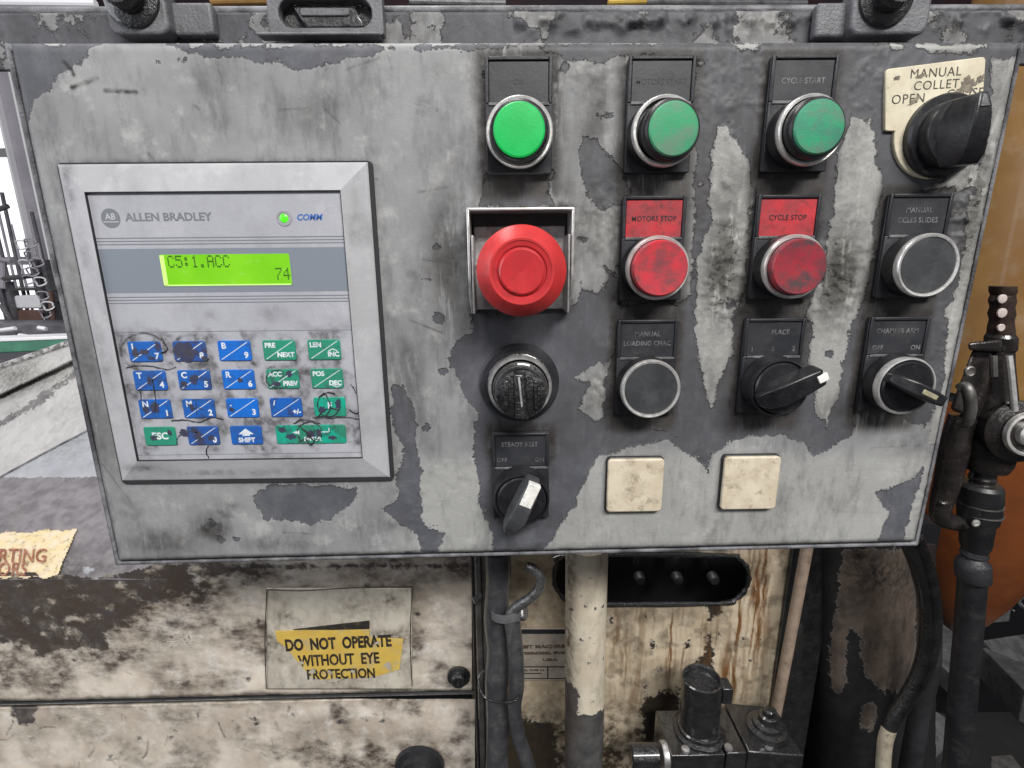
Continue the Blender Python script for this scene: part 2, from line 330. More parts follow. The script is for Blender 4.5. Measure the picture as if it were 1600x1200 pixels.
# ------------------------------------------------------------------ control panel
LT, RTc, RB, LB = (-189.6, 81.6), (202.6, 80.2), (200.4, -138.4), (-190.4, -142.4)
panel = empty('control_panel', (5, 0, -141), label='wide grey steel control panel with peeling paint, lit keypad terminal and rows of buttons', cat='control panel')
COL = {1: 5.9, 2: 60.6, 3: 115.3, 4: 169.0}; ROW = {1: 46.0, 2: -4.2, 3: -54.0}
DARK = [
 [(-20, 60), (145, 64), (132, 84), (126, 104), (106, 120), (96, 128), (76, 142), (56, 150), (46, 165), (42, 230), (46, 320), (52, 420), (40, 420), (0, 200)],
 [(255, 60), (820, 60), (800, 70), (750, 76), (600, 84), (540, 86), (500, 98), (462, 106), (420, 97), (370, 96), (320, 95), (290, 85)],
 [(800, 60), (1090, 60), (1088, 92), (970, 84), (930, 96), (880, 90), (840, 78)],
 [(750, 268), (866, 266), (860, 300), (872, 324), (745, 324), (757, 300)],
 [(912, 214), (932, 212), (947, 240), (968, 262), (980, 300), (960, 312), (942, 326), (925, 318), (910, 288), (905, 258)],
 [(735, 480), (900, 470), (905, 440), (925, 410), (960, 425), (975, 500), (960, 555), (925, 585), (905, 640), (930, 660), (965, 655), (1040, 670), (1080, 690),
  (1110, 742), (1085, 715), (1045, 690), (985, 690), (965, 705), (932, 712), (920, 740), (905, 760), (898, 790), (880, 800), (872, 830), (850, 860), (775, 865), (768, 820), (752, 780), (740, 700), (742, 640), (722, 600), (705, 565), (733, 535)],
 [(615, 600), (640, 625), (650, 660), (660, 740), (655, 790), (665, 820), (690, 835), (684, 864), (628, 866), (655, 858), (652, 838), (618, 812), (600, 795), (620, 780), (628, 700), (612, 660)],
 [(397, 775), (422, 760), (500, 758), (552, 765), (560, 778), (535, 800), (505, 812), (485, 822), (460, 812), (410, 812), (400, 790)],
 [(1084, 60), (1612, 60), (1592, 250), (1558, 400), (1530, 520), (1500, 650), (1478, 720), (1460, 800), (1445, 856), (1400, 858), (1375, 852), (1380, 822), (1392, 800), (1372, 772), (1400, 760),
  (1440, 735), (1452, 700), (1455, 668), (1400, 645), (1345, 612), (1334, 640), (1330, 680), (1290, 705), (1270, 716), (1250, 690), (1220, 680), (1150, 690), (1118, 706), (1105, 735), (1080, 700), (1040, 676),
  (950, 660), (945, 600), (958, 560), (962, 480), (1060, 470), (1078, 460), (1085, 300)],
 [(700, 560), (745, 500), (760, 480), (880, 478), (885, 560), (760, 560), (735, 620)],
]
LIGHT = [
 [(60, 40), (110, 40), (100, 66), (75, 68)], [(250, 40), (1130, 40), (1120, 64), (900, 69), (600, 66), (400, 70), (255, 67)],  # top edge: pale worn paint with the overhead highlight painted in
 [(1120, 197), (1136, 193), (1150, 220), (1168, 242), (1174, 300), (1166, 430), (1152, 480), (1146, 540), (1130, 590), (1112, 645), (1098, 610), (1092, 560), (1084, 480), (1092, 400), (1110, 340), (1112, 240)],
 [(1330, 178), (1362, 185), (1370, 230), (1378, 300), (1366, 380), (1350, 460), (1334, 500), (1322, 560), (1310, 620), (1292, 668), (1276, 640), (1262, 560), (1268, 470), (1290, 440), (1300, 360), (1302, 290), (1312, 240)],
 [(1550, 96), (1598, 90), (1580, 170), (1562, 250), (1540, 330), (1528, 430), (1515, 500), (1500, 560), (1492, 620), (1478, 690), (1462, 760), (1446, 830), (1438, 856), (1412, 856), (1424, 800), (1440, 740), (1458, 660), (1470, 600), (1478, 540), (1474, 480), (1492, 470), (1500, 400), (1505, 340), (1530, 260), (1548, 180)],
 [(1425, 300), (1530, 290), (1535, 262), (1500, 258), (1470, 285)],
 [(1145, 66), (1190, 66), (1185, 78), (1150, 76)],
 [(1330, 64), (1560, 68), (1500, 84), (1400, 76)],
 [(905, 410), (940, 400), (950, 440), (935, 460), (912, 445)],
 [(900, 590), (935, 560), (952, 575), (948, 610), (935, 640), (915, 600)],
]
HMI = (-176.2, -53.8, -97.2, 38.0)
plates = [(COL[1], ROW[1]), (COL[2], ROW[1]), (COL[3], ROW[1]), (COL[2], ROW[2]), (COL[3], ROW[2]), (COL[4], ROW[2]), (COL[2], ROW[3]), (COL[3], ROW[3]), (COL[4], ROW[3]), (COL[1], -104.0)]
SCR = [[(113, 137), (152, 122)], [(165, 142), (213, 144)], [(100, 97), (112, 110), (115, 117)], [(541, 108), (592, 90)], [(503, 122), (510, 105)], [(505, 168), (530, 192)], [(607, 88), (612, 108)],
       [(436, 172), (485, 168)], [(682, 158), (683, 174)], [(650, 173), (664, 163)], [(305, 165), (312, 172)], [(442, 832), (482, 834)], [(160, 725), (205, 785), (208, 805)], [(1245, 765), (1300, 775)], [(1310, 800), (1375, 802)], [(1330, 735), (1420, 730)],
       [(1000, 832), (1025, 833)], [(1050, 834), (1075, 836)], [(560, 275), (590, 280)], [(233, 240), (240, 250)], [(1360, 700), (1440, 695)], [(340, 100), (348, 130)], [(660, 405), (700, 412)], [(640, 500), (690, 520)], [(655, 300), (700, 292)]]
GR = [(330, 824, 26, 20, .95, 0), (350, 805, 14, 10, .6, 0), (250, 848, 55, 26, .45, 0), (205, 800, 26, 45, .35, 0), (360, 790, 20, 14, .4, 0), (140, 575, 30, 80, .35, 0), (112, 640, 14, 120, .4, 0), (125, 700, 30, 60, .30, 0), (430, 850, 60, 18, .4, 0),
      (320, 120, 45, 30, .22, 0), (500, 170, 45, 18, .3, -30), (600, 130, 40, 35, .22, 0), (660, 165, 18, 14, .45, 0), (680, 110, 18, 12, .3, 0), (340, 190, 25, 25, .25, 0), (720, 245, 45, 30, .3, 20), (700, 380, 28, 60, .5, 0), (640, 560, 20, 30, .4, 0), (645, 460, 22, 60, .25, 0),
      (735, 440, 10, 70, .8, 0), (725, 370, 12, 60, .5, 0), (900, 130, 30, 40, .2, 0), (935, 180, 22, 70, .4, 15), (925, 340, 30, 50, .45, 0), (915, 390, 25, 22, .5, 0), (965, 280, 22, 40, .4, 0), (610, 820, 14, 10, .5, 0), (600, 700, 14, 80, .35, 0), (480, 755, 120, 7, .5, 0),
      (1130, 420, 30, 60, .55, 0), (1145, 300, 30, 50, .4, 0), (1300, 440, 30, 45, .5, 0), (1325, 420, 16, 70, .6, -8), (1520, 370, 24, 60, .55, 0), (1540, 260, 20, 50, .35, 0), (1410, 655, 45, 14, .35, 0), (1260, 740, 60, 22, .35, 10), (1290, 780, 50, 8, .55, 8), (1235, 800, 14, 5, .6, 0),
      (1400, 590, 20, 60, .3, 0), (1240, 765, 20, 8, .6, 15), (1000, 660, 60, 10, .4, 0), (1100, 850, 300, 7, .35, 0), (700, 866, 500, 6, .4, 0), (60, 200, 25, 60, .25, 0), (815, 290, 60, 18, .7, 0), (1040, 285, 60, 14, .6, 0), (1240, 290, 60, 14, .55, 0), (1020, 484, 55, 10, .5, 0), (930, 800, 16, 18, .4, 0)]
CR = [(1130, 420, 34, 100, .9), (1128, 300, 22, 60, .45), (1308, 430, 38, 75, 1.0), (1320, 330, 22, 60, .35), (1515, 340, 30, 110, .95), (1470, 560, 16, 60, .6), (1150, 230, 26, 40, .4), (1130, 105, 300, 18, .25), (1470, 780, 26, 60, .7), (1340, 240, 20, 40, .3), (1150, 130, 60, 60, .35), (1360, 130, 40, 80, .35), (940, 610, 22, 30, .5), (650, 780, 24, 60, .25), (940, 350, 40, 60, .35), (700, 740, 40, 40, .18)]
def rect_d(X, Z, x0, x1, z0, z1):
    return np.hypot(np.maximum(np.maximum(x0-X, X-x1), 0), np.maximum(np.maximum(z0-Z, Z-z1), 0))
def panel_fields(X, Z, u, v):
    wob = (fbm(X, Z, 14)-.47)*5
    wear = polys(X, Z, DARK)
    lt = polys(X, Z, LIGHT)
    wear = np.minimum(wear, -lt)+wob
    for i in range(26):                         # small flakes
        px = rng.uniform(620, 1450); py = rng.uniform(90, 860)
        c = XZ(px, py); r = rng.uniform(.6, 1.8); wear = np.maximum(wear, r-np.hypot((X-c[0])/rng.uniform(.8, 1.8), Z-c[1]))
    for x, z, r in ((345, 842, 2.2), (368, 843, 1), (332, 818, 3.4), (283, 90, 1.3), (288, 92, 1), (150, 845, 1), (247, 97, 1.6)):
        c = XZ(x, z); wear = np.maximum(wear, r*.5-np.hypot(X-c[0], Z-c[1]))
    for i in range(30):
        px = rng.uniform(880, 1500); py = rng.uniform(90, 850); c = XZ(px, py); r = rng.uniform(.5, 1.3)
        wear = np.minimum(wear, np.hypot((X-c[0])/rng.uniform(.6, 1.4), Z-c[1])-r)
    g = np.zeros(X.shape)
    for a, b, rx, ry, s, ro in GR: g = np.maximum(g, s*blob(X, Z, a, b, rx, ry, 0, -ro))
    for i, l in enumerate(SCR):
        g = np.maximum(g, (.95 if i < 3 else .5)*np.clip(1.25-d_line(X, Z, [XZ(*q) for q in l])/(.55 if i > 2 else .9), 0, 1))
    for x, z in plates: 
        d = rect_d(X, Z, x-13, x+13, z-13.3, z+28.5); g = np.maximum(g, 1.0*np.exp(-(d/3.4)**2)); g = np.maximum(g, .40*np.exp(-d/8))  # halo round each plate: grime plus edge shadow painted in
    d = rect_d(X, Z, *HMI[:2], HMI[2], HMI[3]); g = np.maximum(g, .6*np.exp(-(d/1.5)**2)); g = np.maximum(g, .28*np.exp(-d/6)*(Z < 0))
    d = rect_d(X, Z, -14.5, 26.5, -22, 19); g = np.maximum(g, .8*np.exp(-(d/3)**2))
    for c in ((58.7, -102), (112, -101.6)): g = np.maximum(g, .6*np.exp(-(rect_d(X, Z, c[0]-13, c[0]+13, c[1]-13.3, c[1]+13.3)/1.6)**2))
    g = np.where((wear < -.5) & (X > 40), g*.5, g)
    k = np.zeros(X.shape)
    for a, b, rx, ry, s in CR: k = np.maximum(k, s*blob(X, Z, a, b, rx, ry))
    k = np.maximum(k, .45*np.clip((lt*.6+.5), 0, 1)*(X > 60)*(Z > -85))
    k = k*np.clip((1.5-wear)/2, .25, 1)
    g = g+np.clip((fbm(X+90, Z, 30)-.5)*1.2, 0, .3)*(X > -60)
    edge = np.minimum.reduce([u*392, (1-u)*392, v*222, (1-v)*222]); g = np.maximum(g, .5*np.exp(-((edge-1.5)/1.6)**2)*(v > .05))
    film = .12+.55*np.clip((X+25)/50, 0, 1)*np.clip(.4+1.2*(fbm(X+11, Z, 26)-.2), 0, 1); film = np.where(wear > 0, film*.8, film*.3)
    for a, b_, rx, ry, s_ in ((1130, 400, 36, 120, .8), (1310, 420, 40, 100, .8), (1520, 300, 30, 150, .7), (700, 430, 34, 130, .75), (815, 290, 60, 20, .9), (930, 180, 30, 80, .5), (250, 850, 90, 30, .5), (140, 620, 30, 160, .45), (640, 600, 30, 80, .5), (330, 830, 40, 25, .6), (1340, 640, 80, 30, .6), (1250, 780, 90, 25, .5), (500, 170, 60, 30, .35), (600, 820, 60, 30, .35)): film = np.maximum(film, s_*blob(X, Z, a, b_, rx, ry))
    for x, z in plates: film = np.maximum(film, .9*np.exp(-(rect_d(X, Z, x-13, x+13, z-20, z+29)/4.5)**2))
    low = np.clip((-84-Z)/10, 0, 1)*np.clip((X+60)/30, 0, 1)
    film = film*(1-.75*low); g = g*(1-.6*low*(edge > 6)); k = np.maximum(k, .34*low*(wear < 0))  # lower zone: cleaner, and paled to put brighter light into the paint
    return dict(wear=wear, grime=np.clip(g, 0, 1), crust=np.clip(k, 0, 1), rust=np.clip(film, 0, 1))
def panel_disp(X, Z, u, v):
    e = np.minimum.reduce([u*392, (1-u)*392, v*222, (1-v)*222]); r = 4.0
    y = np.where(e < r, r-np.sqrt(np.maximum(r*r-(r-np.minimum(e, r))**2, 0)), 0)
    k = np.zeros(X.shape)
    for a, b, rx, ry, s in CR: k = np.maximum(k, s*blob(X, Z, a, b, rx, ry))
    lump = -(np.clip(fbm(X, Z, 3.6, 3)-.36, 0, 1))*k*5.0-(fbm(X, Z, 60, 2)-.4)*.8
    return np.stack([0*X, y+lump, 0*X], -1)
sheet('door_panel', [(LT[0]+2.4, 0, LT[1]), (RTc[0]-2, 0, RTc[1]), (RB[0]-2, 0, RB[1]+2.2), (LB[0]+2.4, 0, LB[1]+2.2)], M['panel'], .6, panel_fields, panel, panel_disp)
b = MB().prism([(LT[0]+.9, LT[1]-1), (RTc[0]-.9, RTc[1]-1), (RB[0]-.9, RB[1]+1), (LB[0]+.9, LB[1]+1)], 4.2, 9); obj('door_gasket', b, M['gap'], panel)
def ringprism(outer, inner, y0, y1):
    b = MB(); n = len(outer); v = [(p[0], y0, p[1]) for p in outer]+[(p[0], y0, p[1]) for p in inner]+[(p[0], y1, p[1]) for p in outer]+[(p[0], y1, p[1]) for p in inner]; f = []
    for i in range(n):
        j = (i+1) % n; f += [(i, j, n+j, n+i), (2*n+i, 3*n+i, 3*n+j, 2*n+j), (i, 2*n+i, 2*n+j, j), (n+i, n+j, 3*n+j, 3*n+i)]
    return b.add(v, f)
outer = [(LT[0], LT[1]-.3), (LB[0], LB[1]), (RB[0], RB[1]), (RTc[0], RTc[1]-.3)]
inner = [(LT[0]+1.7, LT[1]-3), (LB[0]+1.7, LB[1]+1.7), (RB[0]-1.5, RB[1]+1.7), (RTc[0]-1.5, RTc[1]-3)]
obj('enclosure_rim', ringprism(outer, inner, 2.0, 12), M['lip'], panel, bevel=.7)
obj('enclosure_body', MB().prism([(LT[0]+2, LT[1]-5), (LB[0]+2, LB[1]+2), (RB[0]-2, RB[1]+2), (RTc[0]-2, RTc[1]-5)], 9.5, 95), M['lip'], panel, bevel=1)
# ---- push buttons and selectors
DIG = {}
def legend(t, x, z, insert, key):
    """legend plate in three meshes, local origin at the button centre"""
    A = (x, 0, z)
    b = MB(); b.prism(rrect(-12.9, 12.9, -13.4, 28.4, 1.2), -1.9, .6); b.box(-12.85, 12.85, -3.2, -1.8, -13.3, 12.0)
    b.box(-12.85, -11.5, -3.2, -1.8, 12.0, 28.3); b.box(11.5, 12.85, -3.2, -1.8, 12.0, 28.3); b.box(-11.5, 11.5, -3.2, -1.8, 26.9, 28.3)
    obj('legend_plate', b, M['plate'], t, at=A, bevel=.35, key='legend_plate')
    obj('legend_insert', MB().prism(rrect(-11.35, 11.35, 12.2, 26.7, .5), -2.5, -1.5), insert, t, at=A, bevel=.12, key=key)
    # worn lower lip of the plate
    obj('plate_ledge', MB().box(-11.6, 11.6, -3.7, -3.1, 11.2, 12.3), M['edge'], t, at=A, bevel=.2, key='plate_ledge')
M['strapl'] = dirty('worn_white_line', (.38, .38, .38), (.16, .16, .16), .5, amt=.7, mm=2, bump=.1)
M['edge'] = dirty('rubbed_plastic_edge', (.15, .15, .155), (.06, .06, .065), .35, amt=.5, mm=3, bump=.1)
def lines(t, x, z, rows, mat, size=2.9):
    for s, dx, dz in rows: text(s, size, mat, t, x+dx, z+dz, -2.52, track=1.08, sx=.88, ext=.06, bold=.05, name='lettering')
def ring(t, A, r=12.6, h=12.2):
    b = MB().lathe([(r-2.1, 9), (r-1.65, h-.6), (r-1.35, h+.1), (r-.5, h+.25), (r-.05, h-.3), (r+.05, h-1.8), (r-.4, 9)], n=72); obj('bezel_ring', b, M['ring'], t, at=A, key='ring', angle=50)
    b = MB().lathe([(r+.1, 2.8), (r+.15, 5), (r-.3, 6), (r-.2, 9.6), (r-2.0, 10.2), (1, 10.2)], n=64); obj('collar', b, M['black'], t, at=A, key='collar')
def button(col, row, kind, capm, ins, rows, label, lmat=None, tilt=(0, 0)):
    x, z = COL[col], ROW[row]; t = empty('push_button', (x, 0, z), panel, label=label); A = (x, 0, z)
    legend(t, x, z, ins, 'ins'+ins.name); ring(t, A)
    if kind == 'extended':
        b = MB().lathe([(10.9, 9.8), (10.9, 14.2), (10.6, 15.6), (10.0, 16.3), (9, 16.4), (1, 16.4)], n=56); obj('sleeve', b, M['black'], t, at=A, key='sleeve', rot=(tilt[0], 0, tilt[1]))
        b = MB().lathe([(9.5, 15.6), (9.4, 16.9), (8.9, 17.4), (6, 17.6), (2, 17.65), (.1, 17.65)], n=56)
    elif kind == 'raised':
        b = MB().lathe([(11.25, 9.8), (11.2, 12.2), (11, 12.4), (1, 12.4)], n=56); obj('sleeve', b, M['black'], t, at=A, key='sleeve2')
        b = MB().lathe([(10.9, 11.6), (10.85, 15.2), (10.3, 15.8), (7, 15.6), (2, 15.45), (.1, 15.4)], n=56)
    else:
        b = MB().lathe([(11.2, 9.8), (11.1, 11.6), (10.7, 12.0), (8, 11.9), (2, 11.8), (.1, 11.8)], n=56)
    obj('cap', b, capm, t, at=A, key='cap'+kind+capm.name, rot=(tilt[0], 0, tilt[1]))
    lines(t, x, z, rows, lmat or M['engrave']); return t
button(1, 1, 'extended', M['green_lit'], M['insert'], [('ON', 0, 19.6)], 'lit bright green push button under a black ON plate', M['engravedark'], (.02, -.02))
button(2, 1, 'extended', M['green'], M['insert'], [('MOTORS START', 0, 19.4)], 'dull green push button under a plate engraved MOTORS START', M['engravedark'], (.03, .09))
button(3, 1, 'extended', M['green2'], M['insert'], [('CYCLE START', 0, 19.4)], 'dull green push button under a plate engraved CYCLE START', M['engrave'], (.01, .01))
button(2, 2, 'raised', M['redcap'], M['redinsert'], [('MOTORS STOP', 0, 19.4)], 'red push button under a red MOTORS STOP plate', M['engravedark'])
button(3, 2, 'raised', M['redcap2'], M['redinsert'], [('CYCLE STOP', 0, 19.4)], 'grimy dark red push button under a scratched red CYCLE STOP plate', M['engravedark'])
button(4, 2, 'flush', M['blackcap'], M['insert'], [('MANUAL', 0, 22.0), ('CCLES SLIDES', 0, 18)], 'black push button with clean bright ring at the right, above a pointed selector')
button(2, 3, 'flush', M['blackcap'], M['insert'], [('MANUAL', 0, 22.0), ('LOADING CHAC', 0, 18)], 'black push button with bright ring under a MANUAL LOADING plate')
def handle(L0, L1, w, h0, h1, tip=.45, ang=0):
    """grip bar pointing to +x in its own frame, turned by ang; returns builder and transform"""
    c, s = math.cos(ang), math.sin(ang)
    def T(x, y, z): return (x*c-z*s, y, x*s+z*c)
    def sec(x, k, top): return [T(x, -h0, -w*.5*k), T(x, -h0, w*.5*k), T(x, -top, w*.42*k), T(x, -top, -w*.42*k)]
    xs = [(-L0, .55, h0+(h1-h0)*.35), (-L0*.75, .95, h1*.86), (-L0*.3, 1.1, h1), (L1*.5, 1, h1), (L1*.9, .85, h1*.985), (L1, .7, h1*.9)]
    b = MB(); v = []; f = []
    for x, k, tp in xs: v += sec(x, k, tp)
    for i in range(len(xs)-1):
        for j in range(4): f.append((i*4+j, i*4+(j+1) % 4, i*4+4+(j+1) % 4, i*4+4+j))
    f += [(3, 2, 1, 0), tuple(range(len(v)-4, len(v)))]
    return b.add(v, f), T
def selector(x, z, ang, ins, rows, label, bright, w=7.2, L=(12, 16), tipm=None, hh=22, tipk=(.62, 1.0), tipw=.5, gm='black'):
    t = empty('selector_switch', (x, 0, z), panel, label=label); A = (x, 0, z)
    legend(t, x, z, ins, 'ins'+ins.name)
    b = MB().lathe([(12.9, 2.8), (12.9, 5), (12.3, 6), (12.3, 9.2), (11, 9.8), (1, 9.8)], n=64); obj('collar', b, M['black'], t, at=A, key='selcollar')
    r = 12.5
    b = MB().lathe([(r-1.6, 9), (r-1.3, 12), (r-.9, 12.4), (r-.35, 12.3), (r, 11.4), (r-.2, 9)], n=72); obj('bezel_ring', b, M['ring'] if bright else M['black'], t, at=A, key='selring%d' % bright, angle=50)
    b = MB().lathe([(11.0, 9.5), (10.9, 12.4), (10.3, 13.1), (1, 13.3)], n=56); obj('knob_disc', b, M['black'], t, at=A, key='seldisc')
    b, T = handle(L[0], L[1], w, 12.5, hh, ang=ang); o = obj('knob_grip', b, M[gm], t, at=A, bevel=.7, seg=3)
    x0, x1 = L[1]*tipk[0], L[1]*tipk[1]+.25; k = w*tipw*.5
    q = [T(x0, -hh-.3, -k), T(x0, -hh-.3, k), T(x1, -hh-.2, k), T(x1, -hh-.2, -k)]; p = [(a, bb+3.2, c) for a, bb, c in q]
    obj('pointer_mark', MB().hexa(q, p), tipm, t, at=A, bevel=.3)
    lines(t, x, z, rows, M['engrave']); return t
selector(COL[3], ROW[3], math.radians(27), M['insert'], [('PLACE', 2.5, 22.3), ('1', -9, 15), ('0', 0, 15), ('2', 9, 15)], 'black selector switch pointing up to the right, white pointer at its tip', 0, w=9.5, L=(11.5, 15.5), tipm=M['white'], hh=21, tipk=(.74, 1.0), tipw=.34)
selector(COL[4], ROW[3], math.radians(-25), M['insert'], [('CHAMFER ARM', -.5, 22.3), ('OFF', -8, 15), ('ON', 8.5, 15)], 'black selector switch pointing down to the right, at the right edge of the panel', 1, w=6.0, L=(11.5, 11.5), tipm=M['yellowed'], hh=22, tipk=(-.1, .5), tipw=.34)
selector(COL[1], -104.0, math.radians(66), M['insert'], [('STEADY REST', -.5, 22.6), ('OFF', -8.5, 15.2), ('ON', 8.5, 15.2)], 'black selector switch with white tip under the STEADY REST plate', 0, w=8.0, L=(15.5, 13.2), tipm=M['white'], hh=23, tipk=(.2, 1.0), tipw=.66, gm='greyplastic')
# big black rotary knob under the emergency stop
t = empty('rotary_knob', (5.6, 0, -53.0), panel, label='large black rotary knob with ringed collar below the emergency stop'); A = (5.6, 0, -53.0)
obj('washer', MB().lathe([(17.4, 0), (17.4, 1.6), (16.6, 2.4), (15.2, 2.6), (14.9, 3.4), (13, 3.6), (2, 3.6)], n=72), M['plate'], t, at=A)
obj('locknut', MB().lathe([(14.6, 3), (14.4, 5.6), (13.6, 6.2), (12.9, 6.3), (1, 6.3)], n=14), M['oil'], t, at=A, bevel=.3)
obj('bezel_ring', MB().lathe([(13.4, 6), (13.6, 9.4), (13.1, 10.5), (12.2, 10.5), (11.9, 9.3), (11.8, 6)], n=72), M['steel'], t, at=A, angle=50)
obj('knob_disc', MB().lathe([(11.3, 7), (11.5, 12.5), (11.2, 13.4), (10.6, 13.7), (10.5, 20.5), (10.0, 21.8), (8, 22.4), (1, 22.5)], n=72, wob=lambda w, r: 1+(.02*math.cos(w*20) if 9.7 < r < 10.5 else 0)), M['oil'], t, at=A)
b = MB()
for xx in (-7.2, 7.2): b.hexa([(xx*.8-.7, -23.2, -6), (xx*.8+.7, -23.2, -6), (xx*.8+.7, -23.2, 6), (xx*.8-.7, -23.2, 6)], [(xx*.8-1.6, -20, -6.6), (xx*.8+1.6, -20, -6.6), (xx*.8+1.6, -20, 6.6), (xx*.8-1.6, -20, 6.6)])
b.hexa([(-1.8, -25.5, -9.0), (2.4, -25.5, -9.4), (1.0, -25, 8.6), (-2.6, -25, 9.0)], [(-3.2, -20, -10.2), (3.6, -20, -10.4), (2.6, -20, 10.0), (-3.6, -20, 10.2)])
obj('knob_grip', b, M['oil'], t, at=A, bevel=.6, seg=3)
obj('pointer_mark', MB().hexa([(-.1, -25.9, -4), (.7, -25.9, -4), (-.5, -25.7, 8), (-1.3, -25.7, 8)], [(-.1, -24.5, -4), (.7, -24.5, -4), (-.5, -24.5, 8), (-1.3, -24.5, 8)]), M['strapl'], t, at=A, bevel=.2)
# emergency stop
t = empty('emergency_stop', (5.9, 0, -4.6), panel, label='large red mushroom emergency stop button inside a steel guard bracket'); A = (5.9, 0, -4.6)
obj('mounting_plate', MB().box(-18.6, 18.4, -2.6, .4, -16.2, 17.5), M['steel'], t, at=A, bevel=.4)
obj('backing', MB().box(-19.2, 19.4, -1.4, .5, 11, 22.8), M['black'], t, at=A, bevel=.3)
b = MB(); zt = 23.2
b.box(-20.4, 20.6, -16, .4, zt-.9, zt+.3)
obj('guard_top', b, M['ring'], t, at=A, bevel=.5, seg=3)
for sx, nm in ((-1, 'left'), (1, 'right')):
    x0 = -20.5 if sx < 0 else 19.6
    b = MB(); pts = [(zt, -16), (zt, 0), (-17.5, 0), (-17.5, -5), (-8, -14.5), (-2, -16)]
    v = [(x0, y, z) for z, y in pts]+[(x0+1.1, y, z) for z, y in pts]; n = len(pts)
    b.add(v, [tuple(range(n)), tuple(reversed(range(n, 2*n)))]+[(i, i+n, (i+1) % n+n, (i+1) % n) for i in range(n)])
    obj('guard_side', b, M['ring'], t, at=A, bevel=.35)
    b = MB(); x1 = x0+(1.6 if sx < 0 else -1.4); b.box(x1, x1+.9, -17, .2, -16.5, 13.5); obj('guard_tab', b, M['steel'], t, at=A, bevel=.3)
obj('screw', MB().lathe([(1.5, 0), (1.5, .6), (1.0, 1.2), (.1, 1.3)], c=(-16.6, -2.6, 2.3), n=20), M['ring'], t, at=A)
obj('stem', MB().lathe([(12, 1), (12, 8), (8.5, 9), (8.5, 24), (1, 24)], n=48), M['black'], t, at=A)
obj('cap_flange', MB().lathe([(9, 20), (14.5, 21), (16.1, 22.6), (16.7, 24.4), (16.7, 25.8), (16.2, 26.6), (12.0, 30.6), (11.8, 30.75), (11.0, 30.7), (11.0, 24)], n=96), M['redlit'], t, at=A, angle=22)
obj('mushroom_cap', MB().lathe([(11.3, 26), (11.3, 30.2), (11.1, 30.45), (9.2, 30.2), (8.9, 29.6), (8.45, 29.6), (8.3, 30.6), (7.7, 31.0), (3, 30.75), (.1, 30.6)], n=96), M['red'], t, at=A, angle=22)
# collet switch, top right
t = empty('collet_switch', (171.5, 0, 47.5), panel, label='big black rotary knob on a cream plate reading MANUAL COLLET'); A = (171.5, 0, 47.5)
tl, tr = XZ(1384, 108, -1.5), XZ(1541, 88, -1.5); bl = XZ(1383, 203, -1.5); br = (188.6, 47.5)
pts = []
def corner(p, q, r_, k=4, rad=1.8):
    p, q, r_ = Vector(p), Vector(q), Vector(r_); a = q+(p-q).normalized()*rad; c = q+(r_-q).normalized()*rad
    return [tuple((1-s)**2*a+2*s*(1-s)*q+s*s*c) for s in [i/k for i in range(k+1)]]
cc = Vector((171.8, 47.0)); R_ = 17.2
arc = [(cc.x+R_*math.cos(math.radians(w)), cc.y+R_*math.sin(math.radians(w))) for w in range(0, -181, -10)]
pts = corner(bl, tl, tr)+corner(tl, tr, br)+arc+[(cc.x-R_+.1, bl[1]-.4)]+corner((cc.x-R_, bl[1]-.4), (bl[0], bl[1]-.4), tl, rad=1.2)[:-1]
obj('legend_plate', MB().prism(pts, -1.5, .3), M['cream'], t, bevel=.3)
for s, px, py, sz in (('MANUAL', 1462, 114, 4.6), ('COLLET', 1463, 133, 4.6), ('OPEN', 1419, 155, 4.8), ('CLOSE', 1508, 146, 4.6)):
    q = XZ(px, py, -1.5); text(s, sz, M['ink'] if 'ink' in M else M.setdefault('ink', simple('ink', (.045, .038, .03), .6)), t, q[0], q[1], -1.55, rot=math.radians(3), track=1.1, ext=.05, bold=-.02)
def flatsmear(px, py, rx, ry, Y, mat, parent, rot=0):
    b = MB(); n = 30; c = P(px, py, Y); v = []
    for i in range(n):
        w = 2*math.pi*i/n; r = random.uniform(.45, 1.15); x_, z_ = rx*.275*r*math.cos(w), ry*.275*r*math.sin(w); v.append((c.x+x_*math.cos(rot)-z_*math.sin(rot), c.z+x_*math.sin(rot)+z_*math.cos(rot)))
    b.prism(v, c.y-.03, c.y+.05); return obj('grease_smear', b, mat, parent)
M['smear'] = dirty('grease_on_plate', (.09, .075, .06), (.25, .215, .16), .5, amt=.6, dirt=(.03, .026, .022), mm=3, bump=.1, fine=.7)
for a_ in ((1512, 132, 17, 11, .5), (1532, 124, 8, 5, .7), (1484, 158, 12, 4, .1), (1428, 158, 12, 4, .8), (1440, 118, 9, 3, .2), (1402, 122, 5, 3, .3)): flatsmear(a_[0], a_[1], a_[2], a_[3], -1.62, M['smear'], t, a_[4])
K = (173.6, 0, 45.4)
obj('collar', MB().lathe([(15.4, .8), (15.4, 4), (14.6, 5), (2, 5)], n=64), M['black'], t, at=K)
obj('knob_disc', MB().lathe([(12.4, 4.5), (12.2, 8.6), (11.5, 9.6), (2, 9.8)], n=64), M['black'], t, at=K)
def T2(x, y, z, a=math.radians(4)): return (x*math.cos(a)-z*math.sin(a), y, x*math.sin(a)+z*math.cos(a))
b = MB(); v = []; secs = [(-12.4, 5.5, 4.2, 15), (-9, 7.5, 3.8, 18), (0, 9, 3.3, 19.5), (7, 7, 2.6, 19.5), (11.6, 3.4, 1.6, 18.5)]
for z_, wb, wt, hh in secs: v += [T2(-wb, -8.5, z_), T2(wb, -8.5, z_), T2(wt, -hh, z_), T2(-wt, -hh, z_)]
